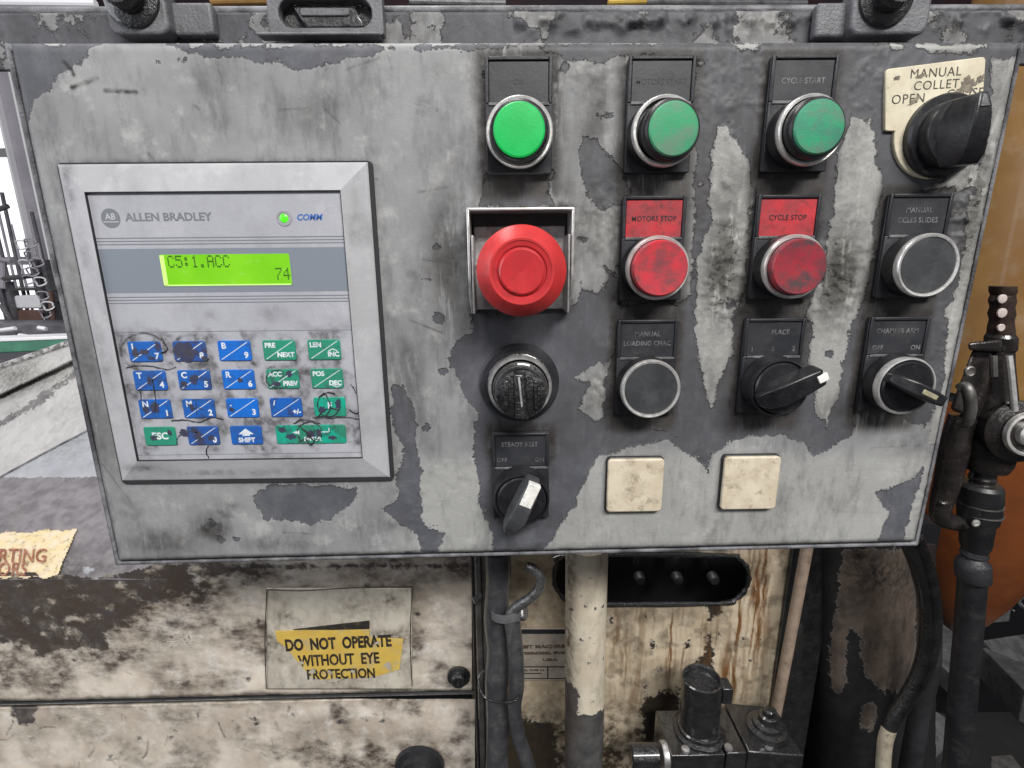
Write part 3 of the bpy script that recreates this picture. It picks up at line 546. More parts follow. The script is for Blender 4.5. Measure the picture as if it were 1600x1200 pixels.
f = [(i*4+j, i*4+(j+1) % 4, i*4+4+(j+1) % 4, i*4+4+j) for i in range(4) for j in range(4)]+[(3, 2, 1, 0), (16, 17, 18, 19)]
obj('knob_grip', b.add(v, f), M['black'], t, at=K, bevel=.6, seg=3)
obj('pointer_mark', MB().hexa([T2(-1.8, -19.9, 6.4), T2(1.8, -19.9, 6.4), T2(.5, -19.1, 10.6), T2(-.5, -19.1, 10.6)], [T2(-1.8, -17, 6.4), T2(1.8, -17, 6.4), T2(.5, -16, 10.6), T2(-.5, -16, 10.6)]), M['edge'], t, at=K, bevel=.2)
for c_, lb in (((58.5, -102.0), 'grubby cream square blanking pad, left one of two'), ((111.8, -101.6), 'grubby cream square blanking pad, right one of two')):
    t = empty('blanking_pad', (c_[0], 0, c_[1]), panel, label=lb)
    obj('backing', MB().prism(rrect(-13.3, 13.1, -13.7, 13.5, 1.8), -1.6, .4), M['black'], t, at=(c_[0], 0, c_[1]), key='padback', bevel=.3)
    obj('cover', MB().prism(rrect(-12.9, 12.9, -13.1, 13.1, 1.8), -3.4, -1.2), M['pad'], t, at=(c_[0], 0, c_[1]), key='pad', bevel=.7, seg=3)
# ---- operator terminal
term = empty('operator_terminal', (-115, 0, -30), panel, label='light grey operator terminal with green display and blue and green keys')
x0, x1, z0, z1 = HMI; Wb = 11.0; Ht = 4.6; Lp = 1.6
obj('frame_gasket_shade', MB().prism(rrect(x0-.2, x1+1.4, z0-1.3, z1+.3, 2), -1.2, .6), M['gap'], term)  # dark gasket; wider right and below, where the frame's shadow is painted in
def frame_fields(X, Z, u, v):
    g = .25*np.clip(fbm(X, Z, 18)*2-.9, 0, 1)
    for a, b, rx, ry, s in ((230, 727, 30, 8, .6), (170, 560, 12, 60, .35), (140, 400, 12, 50, .35), (560, 360, 20, 25, .3), (490, 735, 50, 8, .3), (330, 735, 60, 6, .45), (115, 290, 10, 40, .5), (560, 690, 10, 12, .3), (400, 735, 60, 8, .35)): g = np.maximum(g, s*blob(X, Z, a, b, rx, ry))
    return dict(grime=g, wear=np.full(X.shape, -5.))
o_ = [(x0, z1), (x1, z1), (x1, z0), (x0, z0)]; i_ = [(x0+Wb, z1-Wb), (x1-Wb, z1-Wb), (x1-Wb, z0+Wb), (x0+Wb, z0+Wb)]
for k in range(4):
    a, b_ = o_[k], o_[(k+1) % 4]; c_, d_ = i_[(k+1) % 4], i_[k]
    def rd(X, Z, u, v):
        e = v*Wb; r = 1.0; y = np.where(e < r, r-np.sqrt(np.maximum(r*r-(r-np.minimum(e, r))**2, 0)), 0); return np.stack([0*X, y, 0*X], -1)
    sheet('frame_bevel', [(a[0], -Lp, a[1]), (b_[0], -Lp, b_[1]), (c_[0], -Ht, c_[1]), (d_[0], -Ht, d_[1])], M['frame'], .8, frame_fields, term, rd)
obj('frame_side', ringprism([(x0, z1), (x0, z0), (x1, z0), (x1, z1)], [(x0+1, z1-1), (x0+1, z0+1), (x1-1, z0+1), (x1-1, z1-1)], -Lp+1, .5), M['frameside'] if 'frameside' in M else M.setdefault('frameside', dirty('frame_side', (.33, .33, .36), None, .5, amt=.6, mm=6)), term)
HF = 3.5                                       # face height
fx0, fx1, fz0, fz1 = x0+Wb, x1-Wb, z0+Wb, z1-Wb
obj('inner_wall', ringprism([(fx0, fz1), (fx0, fz0), (fx1, fz0), (fx1, fz1)], [(fx0+.3, fz1-.3), (fx0+.3, fz0+.3), (fx1-.3, fz0+.3), (fx1-.3, fz1-.3)], -Ht+.02, -HF+.2), M['gap'], term)
RINGS = [(224, 550, 34, 30), (300, 550, 28, 26), (438, 592, 28, 20), (515, 635, 30, 26), (486, 676, 24, 22)]
def face_fields(X, Z, u, v):
    Y = -HF; g = .12*np.clip(fbm(X, Z, 10)*2-.8, 0, 1)
    k = (DC+Y)/800*1.03
    for cx, cy, rx, ry in RINGS:
        c = XZ(cx, cy, Y); r = np.hypot((X-c[0])/(rx*k), (Z-c[1])/(ry*k)); g = np.maximum(g, .8*np.exp(-((r-1)/.13)**2)*np.clip(fbm(X, Z, 5)*2.4-.5, 0, 1)); g = np.maximum(g, .22*np.exp(-(r/1.2)**4))
    reg = np.exp(-np.maximum(-sd_poly(X, Z, [XZ(q, w_, Y) for q, w_ in ((170, 525), (540, 520), (570, 705), (205, 710))]), 0)/3)
    g = np.maximum(g, reg*np.clip((fbm(X+50, Z, 6, 5)-.42)*3.2, 0, .62))
    for a, b, rx, ry, s in ((440, 575, 18, 6, .7), (330, 700, 20, 10, .6), (470, 600, 14, 14, .55), (265, 568, 10, 8, .7), (556, 650, 10, 30, .55), (330, 495, 14, 10, .3), (425, 490, 30, 14, .25), (440, 715, 60, 8, .4), (200, 620, 14, 60, .35), (180, 560, 12, 20, .4), (540, 600, 12, 16, .35)): g = np.maximum(g, s*blob(X, Z, a, b, rx, ry, Y))
    return dict(grime=g, wear=np.full(X.shape, -5.))
sheet('face_plate', [(fx0, -HF, fz1), (fx1, -HF, fz1), (fx1, -HF, fz0), (fx0, -HF, fz0)], M['face'], .5, face_fields, term)
F = lambda px, py: XZ(px, py, -HF)
def strip(name, pa, pb, hw, mat, y=.06):        # horizontal printed bar between two pixel positions
    a, c = F(*pa), F(*pb); z = (a[1]+c[1])/2; return obj(name, MB().box(a[0], c[0], -HF-y, -HF+.1, z-hw, z+hw), mat, term)
zb0, zb1 = F(300, 457)[1], F(300, 388)[1]
obj('grey_band', MB().box(fx0+.35, fx1-.35, -HF-.05, -HF+.1, zb0, zb1), M['band'], term)
for zz in [zb1+.5+i*1.22 for i in range(1, 4)]+[zb0-.5-i*1.22 for i in range(1, 4)]: obj('pinstripe', MB().box(fx0+.35, fx1-.35, -HF-.05, -HF+.1, zz-.2, zz+.2), M['lineprint'], term)
for py in (517, 709): zz = F(400, py)[1]; obj('overlay_line', MB().box(fx0+.3, fx1-.3, -HF-.04, -HF+.1, zz-.13, zz+.13), M['logo'], term)
# display
a, c = F(250, 398), F(457, 445)
obj('display_bezel', MB().prism(rrect(a[0]-1.0, c[0]+.5, c[1]-.5, a[1]+.5, .8), -HF-.12, -HF+.1), M['band'], term)
obj('display', MB().prism(rrect(a[0]-.2, c[0], c[1], a[1], .7), -HF-.2, -HF+.1), M['lcd'], term)
obj('display_glare', MB().box(a[0]-.2, a[0]+1.5, -HF-.26, -HF, c[1]+.3, a[1]-.3), M['lcdglare'], term); obj('display_glare', MB().box(a[0]+1, c[0]-.5, -HF-.26, -HF, c[1], c[1]+.5), M['lcdglare'], term)
GL = {'C': '0111010001100001000010000100010111 0', '5': '11111100001111000001000011000101110', ':': '00000011000110000000011000110000000', '1': '00100011000010000100001000010001110', '.': '00000000000000000000000000110001100', 'A': '01110100011000111111100011000110001', '7': '11111000010001000100010000100001000', '4': '00010001100101010010111110001000010'}
def lcd(string, px, py, pitch=3.2, w=.54, h=.70):
    o = F(px, py); b = MB()
    for k_, ch in enumerate(string):
        g_ = GL[ch].replace(' ', '')
        for i_, bit in enumerate(g_):
            if bit == '1': xx = o[0]+k_*pitch+(i_ % 5)*w; zz = o[1]-(i_//5)*h; b.box(xx, xx+w*.86, -HF-.27, -HF-.15, zz-h*.86, zz)
    obj('display_characters', b, M['lcdink'], term)
lcd('C5:1.ACC', 261, 399.5); lcd('74', 430, 418.5)
# logo and printing
q = F(173, 341); obj('logo_disc', MB().lathe([(3.75, 0), (3.75, .08), (.1, .08)], c=(q[0], -HF, q[1]), n=40), M['logo'], term)
text('AB', 3.3, M['frameprint'] if 'frameprint' in M else M.setdefault('frameprint', simple('light_print', (.46, .47, .50), .45)), term, q[0], q[1]+.5, -HF-.1, bold=.06, ext=.04); obj('logo_bar', MB().box(q[0]-3, q[0]+3, -HF-.13, -HF, q[1]-1.6, q[1]-1.25), M['frameprint'], term)
a = F(196, 340); c = F(336, 340); text('ALLEN BRADLEY', 4.35, M['logo'], term, a[0], a[1], -HF-.05, align='LEFT', ext=.04, bold=.10, sx=(c[0]-a[0])/33.4, shear=0)
a = F(463, 340); text('COMM', 3.3, M['blueprint'], term, a[0], a[1], -HF-.05, align='LEFT', shear=.25, ext=.04, bold=.1)
q = F(444, 341); obj('led_bezel', MB().lathe([(3.1, 0), (3.0, .25), (2.2, .3), (2.0, .1), (.1, .1)], c=(q[0], -HF, q[1]), n=32), M['frameside'], term)
obj('led', MB().lathe([(1.75, 0), (1.6, .5), (1.0, .85), (.1, .95)], c=(q[0], -HF, q[1]), n=28), M['led'], term)
# keys
rowz = [F(300, p)[1] for p in (548.5, 593.5, 638, 680.5)]
colx = [F(p, 548.5)[0] for p in (227.5, 297.5, 367.5, 437.5, 507.5)]
KW, KH = 6.9, 4.35
def key(ci, ri, mat, tl='', br='', w=None, center=None, slash=True, label=None, tm=1.0):
    x = colx[ci]; z = rowz[ri]; ww = w or KW
    if w: x = (colx[3]+colx[4])/2
    obj('key', MB().prism(rrect(-ww, ww, -KH, KH, .9), -.55, .15), mat, term, at=(x, -HF, z), bevel=.25, key='key%s%s' % (mat.name, w), label=label)
    Y = -HF-.57
    if slash and not w: 
        b = MB(); b.hexa([(x-ww+.9, Y-.02, z-KH+.7), (x-ww+1.3, Y-.02, z-KH+.6), (x+ww-.9, Y-.02, z+KH-.7), (x+ww-1.3, Y-.02, z+KH-.6)], [(x-ww+.9, Y+.1, z-KH+.7), (x-ww+1.3, Y+.1, z-KH+.6), (x+ww-.9, Y+.1, z+KH-.7), (x+ww-1.3, Y+.1, z+KH-.6)]); obj('key_stripe', b, M['keyprint'], term)
    if tl: text(tl, 3.6*tm, M['keyprint'], term, x-ww+.9 if len(tl) > 1 else x-ww+1.6, z+2.1, Y, align='LEFT', bold=.12, ext=.03)
    if br: text(br, 3.6*tm, M['keyprint'], term, x+ww-(.7 if len(br) > 1 else 1.2), z-2.0, Y, align='RIGHT', bold=.14, ext=.03)
    if center: text(center[0], center[1], M['keyprint'], term, x, z+center[2], Y, bold=.14, ext=.03)
    return x, z
key(0, 0, M['blue'], 'I', '7'); key(1, 0, M['bluedirty'], '-', '8'); key(2, 0, M['blueclean'], 'B', '9')
key(0, 1, M['blue'], 'T', '4'); key(1, 1, M['blue'], 'C', '5'); key(2, 1, M['blueclean'], 'R', '6')
key(0, 2, M['blue'], 'N', '1'); key(1, 2, M['blue'], 'M', '2'); key(2, 2, M['blueclean'], '.', '3'); key(3, 2, M['blue'], '/', '+/-', tm=.8)
key(3, 0, M['gkey'], 'PRE', 'NEXT', tm=.78); x, z = key(4, 0, M['gkey'], 'LEN', 'INC', tm=.78)
def chev(x, z, s):
    b = MB(); Y = -HF-.6
    for sg in (-1, 1): b.hexa([(x, Y, z), (x, Y, z+.4), (x+sg*2, Y, z-s*1+.4), (x+sg*2, Y, z-s*1)], [(x, Y+.1, z), (x, Y+.1, z+.4), (x+sg*2, Y+.1, z-s*1+.4), (x+sg*2, Y+.1, z-s*1)])
    obj('chevron', b, M['keyprint'], term)
chev(x+3.6, z+.2, 1); x, z = key(3, 1, M['gkey'], 'ACC', 'PREV', tm=.78); x, z = key(4, 1, M['gkey'], 'POS', 'DEC', tm=.78); chev(x+3.9, z-4.0, -.9)
x, z = key(4, 2, M['gkey2'], '', '', slash=False, center=('F', 4, .5)); key(0, 3, M['gkey'], slash=False, center=('ESC', 4.3, 0)); key(1, 3, M['bluedirty'], '', '0')
x, z = key(2, 3, M['blue'], slash=False, center=('SHIFT', 2.9, -2.3)); Y = -HF-.6
obj('shift_arrow', MB().prism([(x-3.4, z+.5), (x-1.6, z+.5), (x-1.6, z-.3), (x+1.6, z-.3), (x+1.6, z+.5), (x+3.4, z+.5), (x, z+3.1)], Y, Y+.1), M['keyprint'], term)
x, z = key(3, 3, M['gkey2'], w=15.4, slash=False, label='wide green enter key with cracked print')
b = MB(); b.box(x+2.5, x+8.4, Y, Y+.1, z+.9, z+1.3); b.box(x+8.0, x+8.4, Y, Y+.1, z+.9, z+2.9); b.prism([(x-8, z+1), (x-5, z+2), (x-5, z)], Y, Y+.1); obj('enter_arrow', b, M['keyprint'], term)
text('ENTER', 2.6, M['keyprint'], term, x+.6, z-2.2, Y, bold=.05, ext=.03)
# cracks in the membrane
def crack(pts, r=.22, n=5):
    v = [P(px, py, -HF-.5) for px, py in pts]; v = spline(v, 4)
    v = [p+Vector((random.uniform(-.18, .18), 0, random.uniform(-.18, .18))) for p in v]
    obj('crack', MB().tube(v, [r*random.uniform(.4, 1.3) for _ in v], n), M['crack'], term)
def circ(cx, cy, rx, ry, a0, a1, n=12): return [(cx+rx*math.cos(math.radians(a0+(a1-a0)*i/n)), cy-ry*math.sin(math.radians(a0+(a1-a0)*i/n))) for i in range(n+1)]
crack(circ(514, 632, 18, 19, 60, 390), .3); crack([(505, 613), (512, 622), (516, 636), (510, 650)], .35); crack([(498, 650), (508, 640), (520, 638), (530, 642)], .3); crack([(488, 652), (515, 653), (540, 652), (560, 655)], .2)
crack(circ(484, 676, 19, 17, 0, 350), .3); crack([(470, 668), (482, 678), (492, 690)], .45); crack([(466, 690), (480, 683), (492, 672)], .4); crack([(458, 662), (474, 655), (500, 662)], .25); crack([(478, 686), (487, 694), (498, 680)], .4)
crack(circ(438, 592, 22, 14, 90, 300), .25); crack([(548, 600), (556, 612), (562, 620)], .2); crack([(546, 640), (556, 646), (562, 642)], .2)
crack([(215, 605), (219, 612), (222, 632)], .18); crack([(237, 590), (241, 605), (243, 635), (241, 645)], .35); crack([(325, 697), (322, 706), (326, 716)], .28); crack([(268, 657), (290, 656), (312, 660), (330, 652), (350, 655)], .22); crack([(196, 575), (215, 571), (240, 573), (262, 577), (275, 573)], .18)
crack([(300, 640), (306, 637), (318, 640)], .25); crack([(306, 628), (307, 648)], .25); crack([(252, 528), (262, 545), (250, 552)], .25); crack(circ(224, 552, 36, 32, 20, 160), .12); crack(circ(300, 690, 24, 16, 40, 200), .15)
def smudge(px, py, rx, ry, mat=None, rot=0):
    b = MB(); n = 22; c = P(px, py, -HF-.58); k = .27; v = []
    for i in range(n):
        w = 2*math.pi*i/n; r = random.uniform(.62, 1.1); x_, z_ = rx*k*r*math.cos(w), ry*k*r*math.sin(w); v.append((c.x+x_*math.cos(rot)-z_*math.sin(rot), c.z+x_*math.sin(rot)+z_*math.cos(rot)))
    b.prism(v, c.y-.03, c.y+.05); obj('smudge', b, M['smudge'], term)
M['smudge'] = dirty('grease_smudge', (.05, .05, .075), (.035, .04, .09), .5, amt=.5, mm=3, bump=.1)
for s_ in ((290, 549, 19, 16), (225, 550, 8, 5), (303, 593, 8, 9), (233, 595, 4, 9), (242, 637, 8, 11), (300, 637, 4, 7), (303, 672, 7, 6), (310, 680, 5, 10), (375, 594, 5, 4), (486, 680, 9, 9), (498, 676, 5, 9), (246, 541, 5, 8), (212, 552, 6, 9), (236, 560, 7, 4), (287, 600, 7, 6), (320, 560, 6, 5), (228, 640, 6, 8), (288, 676, 9, 7), (330, 684, 6, 6), (432, 600, 8, 5), (452, 584, 5, 7), (503, 640, 7, 6), (528, 632, 5, 9), (455, 682, 10, 6), (520, 684, 8, 4), (440, 672, 7, 5), (362, 640, 5, 4), (240, 684, 7, 5), (265, 676, 4, 6)): smudge(*s_)
# body flange, clamps and brackets above the door
def strip_fields(X, Z, u, v):
    k = np.clip(np.exp(-((v-.30)/.22)**2)*(.55+.9*(fbm(X, Z, 12)-.4))*(X > 0), 0, 1)
    return dict(wear=(fbm(X, Z, 14)-.42)*16+.8, crust=k*.55, rust=.5*fbm(X, Z, 9), grime=.2+.4*fbm(X+30, Z, 20))
fl = empty('enclosure_flange', (5, 20, 90), label='rough grey steel flange behind the top edge of the control panel', cat='steel flange')
TLf, TRf = P(-30, 14, 14), P(1640, 10, 14)
def fl_disp(X, Z, u, v): return np.stack([0*X, -np.clip(fbm(X, Z, 4, 3)-.35, 0, 1)*9*np.exp(-((v-.25)/.15)**2)*(X > 5)+np.where(v < .07, (.07-v)*40, 0), 0*X], -1)
sheet('flange_face', [tuple(TLf), tuple(TRf), (TRf.x, 14, 76), (TLf.x, 14, 76)], M['panel'], .8, strip_fields, fl, fl_disp, thick=2)
obj('flange_top', MB().tube([tuple(TLf+Vector((0, 2.2, -.2))), tuple(TRf+Vector((0, 2.2, -.2)))], 1.8, 12), M['lip'], fl)
def box_px(xa, xb, ya, yb, Y, d):              # a block whose front face spans these photo pixels at depth Y
    p, q = P(xa, ya, Y), P(xb, yb, Y); return MB().box(p.x, q.x, Y, Y+d, q.z, p.z)
for (cx, lb) in ((203, 'black clamp with round bolt above the terminal, left end of the panel top'), (1387, 'black clamp with round bolt above the collet switch, right end of the panel top')):
    t = empty('door_clamp', tuple(P(cx, 55, 10)), label=lb, cat='clamp', group='clamps along the top of the control panel')
    sgn = 1
    a, c = P(cx-48, -40, 5), P(cx+62, 54, 5)
    obj('bracket', MB().prism(rrect(a.x, c.x, c.z, a.z, 4), 5, 13), M['dkmetal2'], t, bevel=1.2, seg=3)
    a, c = (P(cx+62, 3, 9), P(cx+132, 55, 9)) if cx < 800 else (P(cx-108, 3, 9), P(cx-48, 58, 9))
    obj('bracket_side', MB().prism([(a.x, a.z), (a.x, c.z), (c.x, c.z), (c.x, a.z)], 9, 13.5), M['dkmetal2'], t, bevel=1.2, seg=3)
    q = P(cx, -6, 4)
    obj('washer', MB().lathe([(10.5, 0), (10.3, 1.2), (8.8, 2), (2, 2)], c=(q.x, 5, q.z), n=40), M['oil'], t)
    obj('bolt', MB().lathe([(6.5, 0), (6.3, 6), (5.2, 7.4), (3, 7.2), (2.6, 5), (.2, 5)], c=(q.x, 3.6, q.z), n=24), M['oil'], t)
t = empty('slotted_bracket', tuple(P(508, 52, 8)), label='grey slotted steel bracket with a dark oval opening on the panel top', cat='bracket')
a, c = P(415, -40, 7), P(600, 54, 7); sl = P(508, 22, 7)
hole = rrect(sl.x-18, sl.x+18, sl.z-4.6, sl.z+5.4, 4.9, 8); pl = []
for i, (hx, hz) in enumerate(hole):            # outer point matched to each hole point
    dx, dz = hx-sl.x, hz-sl.z; k = min((c.x-sl.x)/abs(dx) if dx else 99, (abs(c.z-sl.z) if dz < 0 else a.z-sl.z)/abs(dz) if dz else 99); pl.append((sl.x+dx*k, sl.z+dz*k))
obj('bracket_plate', ringprism(pl, hole, 7, 11.5), M['dkmetal2'] if 'dkmetal2' in M else M.setdefault('dkmetal2', dirty('grey_bracket_metal', (.13, .13, .14), (.19, .19, .2), .42, amt=.5, mm=8, bump=.25)), t, angle=30, bevel=.4)
obj('slot_back', MB().prism(rrect(sl.x-19, sl.x+19, sl.z-6, sl.z+6, 3), 12, 13), M['oil'], t)
obj('latch_bar', MB().prism([(sl.x-13, sl.z+3.4), (sl.x+11, sl.z+3.4), (sl.x+15, sl.z-4), (sl.x-8, sl.z-4.4)], 8.5, 12), M['oil'], t, bevel=.8)
obj('latch_insert', MB().prism(rrect(sl.x-10, sl.x+9, sl.z-.2, sl.z+2.6, 1), 7.9, 9), M['dkmetal2'], t, bevel=.4)
obj('bottom_fold', box_px(400, 592, 49.5, 54, 4.5, 6), M['dkmetal2'], t, bevel=.5)
#==BACKGROUND==
# ------------------------------------------------------------------ helpers for surfaces behind the panel
def Pa(PX, PY, Y):
    dx = FW[0]+RT[0]*(PX-800)/FPX-UP[0]*(PY-600)/FPX; dy = FW[1]+RT[1]*(PX-800)/FPX-UP[1]*(PY-600)/FPX; dz = FW[2]+RT[2]*(PX-800)/FPX-UP[2]*(PY-600)/FPX
    t = (Y+DC)/dy; return dx*t, Y+0*PX, dz*t
def sheet2(name, x0, x1, y0, y1, Yf, mat, step, fields, parent=None, keep=None, bump_=None, thick=0, xf=None):
    """surface at depth Yf, its extent read off the photograph; wear fields are given in the same reading"""
    nu = int((x1-x0)/step)+1; nv = int((y1-y0)/step)+1
    PX, PY = np.meshgrid(np.linspace(x0, x1, nu), np.linspace(y0, y1, nv)); Y = Yf(PX, PY) if callable(Yf) else Yf+0*PX
    X, Yy, Z = Pa(PX, PY, Y); F = fields(PX, PY, X, Z)
    if bump_ is not None: Yy = Yy+bump_(X, Z, PX, PY)
    base = ORG.get(parent, Vector((0, 0, 0))) if parent else Vector((0, 0, 0))
    q = (np.stack([X, Yy, Z], -1).reshape(-1, 3)-np.array(base))*.001; idx = np.arange(nu*nv).reshape(nv, nu)
    f = np.stack([idx[:-1, :-1], idx[1:, :-1], idx[1:, 1:], idx[:-1, 1:]], -1).reshape(-1, 4)
    if keep is not None: k = keep(PX, PY).reshape(-1); f = f[k[f].all(1)]
    me = bpy.data.meshes.new(name); me.vertices.add(len(q)); me.vertices.foreach_set('co', q.ravel())
    me.loops.add(f.size); me.loops.foreach_set('vertex_index', f.ravel().astype(np.int32))
    me.polygons.add(len(f)); me.polygons.foreach_set('loop_start', np.arange(0, f.size, 4, dtype=np.int32))
    me.update(calc_edges=True); me.polygons.foreach_set('use_smooth', [True]*len(f))
    for k in ('wear', 'grime', 'crust', 'rust'):
        a = me.attributes.new(k, 'FLOAT', 'POINT'); x = F.get(k); x = np.full(nu*nv, -9.0 if k == 'wear' else 0.0) if x is None else np.asarray(x).ravel()
        a.data.foreach_set('value', x.astype(np.float32))
    me.materials.append(mat); o = bpy.data.objects.new(name, me); C.objects.link(o); o.parent = parent; ORG[o] = base
    if thick: d = o.modifiers.new('solid', 'SOLIDIFY'); d.thickness = thick*.001; d.offset = -1
    return o
def pp(X, Y, lst):
    r = np.full(X.shape, -99.0)
    for p in lst: r = np.maximum(r, sd_poly(X, Y, p))
    return r*.4
def bl(X, Y, lst):
    g = np.zeros(X.shape)
    for a, b, rx, ry, s in lst: g = np.maximum(g, s*np.exp(-(((X-a)/rx)**2+((Y-b)/ry)**2)))
    return g
def fit_text(s, xl, xr, py, Y, size, mat, parent, rot=0, bold=.1, shear=0, ext=.15):
    o = text(s, size, mat, parent, 0, 0, 0, bold=bold, shear=shear, ext=ext); me = o.data; n = len(me.vertices)
    base = ORG.get(parent, Vector((0, 0, 0))); a, b = XZ(xl, py, Y), XZ(xr, py, Y); v = np.zeros(n*3); me.vertices.foreach_get('co', v); v = v.reshape(-1, 3)*1000+np.array(base)
    v[:, 0] = (v[:, 0]-v[:, 0].min())/(np.ptp(v[:, 0]))*(b[0]-a[0])+a[0]; v[:, 1] += Y
    v[:, 2] += a[1]+rot*(v[:, 0]-a[0]); me.vertices.foreach_set('co', ((v-np.array(base))*.001).ravel()); me.update(); return o
def tubepx(name, pts, r, mat, parent=None, n=16, sp=6, label=None):
    v = spline([P(*p) for p in pts], sp) if sp else [P(*p) for p in pts]
    if isinstance(r, (list, tuple)): r = list(np.interp(np.linspace(0, 1, len(v)), np.linspace(0, 1, len(r)), r))
    return obj(name, MB().tube([tuple(p) for p in v], r, n), mat, parent, label=label)
def polypx(name, pts, Y, d, mat, parent=None, bevel=0):
    return obj(name, MB().prism([XZ(a, b, Y) for a, b in pts], Y, Y+d), mat, parent, bevel=bevel)
# ---- materials
M['cab'] = worn('cabinet_paint', (.76, .68, .58), (.55, .475, .39), (.82, .77, .70), (.085, .078, .078), (.05, .046, .046), e1=3.2, e2=1.4, rough=.5, grimec=(.062, .046, .036), warm=(.68, .62, .53), mottling=.3, gs=9, gst=(.7, 1, 1), soft=1.0, ew=1.3, haze=.25, spec=.45)
M['hood'] = worn('hood_paint', (.36, .37, .40), (.31, .32, .35), (.38, .39, .41), (.22, .205, .215), (.13, .12, .128), e1=2.4, e2=.6, rough=.42, lip=.02, mottling=.5)
M['tray'] = worn('tray_paint', (.46, .45, .44), (.40, .39, .38), (.50, .49, .48), (.20, .19, .19), (.12, .12, .12), e1=3, e2=2, rough=.55, mottling=.6)
M['plate2'] = worn('rear_plate_paint', (.64, .54, .40), (.54, .44, .31), (.72, .63, .49), (.03, .028, .026), (.018, .017, .016), e1=4, e2=2, rough=.5, rust=(.24, .105, .030), grimec=(.05, .035, .022), warm=(.6, .5, .36), mottling=.35, gs=9, ew=.6)
M['drum'] = worn('drum_paint', (.125, .095, .075), (.085, .068, .058), (.15, .115, .09), (.014, .014, .015), (.022, .021, .022), e1=3.5, e2=1, rough=.5, lip=.3, grimec=(.01, .009, .008), warm=(.17, .13, .10))
M['yellowlabel'] = dirty('yellow_label', (.66, .47, .10), (.60, .40, .08), .45, amt=.75, dirt=(.42, .36, .26), mm=10, bump=.05)
M['oldlabel'] = dirty('faded_yellow_label', (.62, .50, .28), (.64, .54, .40), .5, amt=.9, dirt=(.20, .13, .09), mm=4, bump=.5, fine=1.5)
M['filmlabel'] = worn('film_paint', (.60, .56, .47), (.50, .455, .38), (.64, .60, .52), (.085, .078, .078), (.05, .046, .046), e1=2, e2=1, rough=.33, grimec=(.10, .075, .055), warm=(.6, .55, .47), mottling=1.0)
M['filmlabel2'] = dirty('torn_label_paper', (.50, .45, .36), (.40, .36, .29), .5, amt=.6, dirt=(.16, .12, .08), mm=6, bump=.2)
M['labelink'] = dirty('label_ink', (.020, .017, .016), (.035, .03, .025), .5, amt=.5, dirt=(.30, .22, .10), mm=5, bump=0)
M['redink'] = dirty('brown_red_ink', (.22, .07, .04), (.30, .13, .08), .5, amt=.6, dirt=(.45, .33, .2), mm=4, bump=0)
M['rib'] = dirty('trim_steel', (.21, .20, .19), (.12, .115, .11), .35, metal=.6, amt=.7, mm=7, bump=.3)
M['conduit'] = dirty('dark_conduit', (.034, .035, .039), (.062, .062, .066), .36, amt=.5, dirt=(.13, .12, .11), mm=9, bump=.4, fine=3, coat=.45)
M['bentsteel'] = dirty('bent_steel', (.30, .30, .30), (.16, .16, .165), .3, metal=.75, amt=.5, mm=5, bump=.3)
M['strap'] = dirty('grey_strap', (.13, .13, .135), None, .5, amt=.3, mm=5, bump=.2)
M['orange'] = dirty('orange_cover', (.22, .065, .018), (.16, .045, .015), .3, amt=.3, dirt=(.12, .05, .025), mm=30, bump=.03, coat=.25, fine=3)
M['ochre'] = dirty('ochre_cover', (.30, .165, .050), (.24, .125, .04), .38, amt=.35, dirt=(.40, .32, .25), mm=30, bump=.03, coat=.2, fine=3)
M['beige'] = dirty('beige_pipe', (.33, .25, .19), (.24, .18, .14), .5, amt=.6, mm=6, bump=.2)
M['creamend'] = dirty('cream_hose_end', (.48, .43, .33), (.40, .34, .25), .5, amt=.6, mm=8, bump=.2)
M['gmetal'] = dirty('grey_beam_steel', (.16, .16, .165), (.09, .09, .095), .45, metal=.2, amt=.6, mm=14, bump=.5, fine=4)
M['void'] = simple('dark_interior', (.004, .004, .006), .6)
M['hazedmetal'] = dirty('hazed_rack_metal', (.16, .155, .17), (.09, .088, .1), .4, amt=.3, mm=30, bump=.1)  # rack and bench metal lightened, painting in haze from the windows
M['greenrail'] = dirty('green_rail', (.06, .24, .15), (.05, .19, .12), .45, amt=.3, mm=20, bump=.1)
M['brown'] = dirty('brown_box', (.16, .09, .075), None, .6, amt=.4, mm=30, bump=.1)
M['lilac'] = dirty('window_post_paint', (.44, .42, .47), (.38, .36, .41), .4, amt=.2, mm=60, bump=.05)
M['whitepost'] = simple('white_post_paint', (.85, .85, .88), .35)
M['window'] = NT('bright_window').out(col=(.8, .8, .85), emit=(.93, .95, 1.0), es=1.25)
M['maroon'] = dirty('maroon_wall', (.055, .018, .022), (.03, .02, .03), .6, amt=.3, mm=150, bump=.1, fine=40)
M['floor'] = dirty('dark_concrete', (.022, .022, .022), (.014, .014, .014), .6, amt=.5, mm=80, bump=.3, fine=10)
# ---- setting
props(obj('floor', MB().box(-6000, 12000, -3000, 6000, -1010, -990), M['floor']), kind='structure')
props(obj('rear_wall', MB().box(P(108, 300, 2600).x, 11500, 2600, 2660, -990, 3600), M['maroon']), kind='structure')
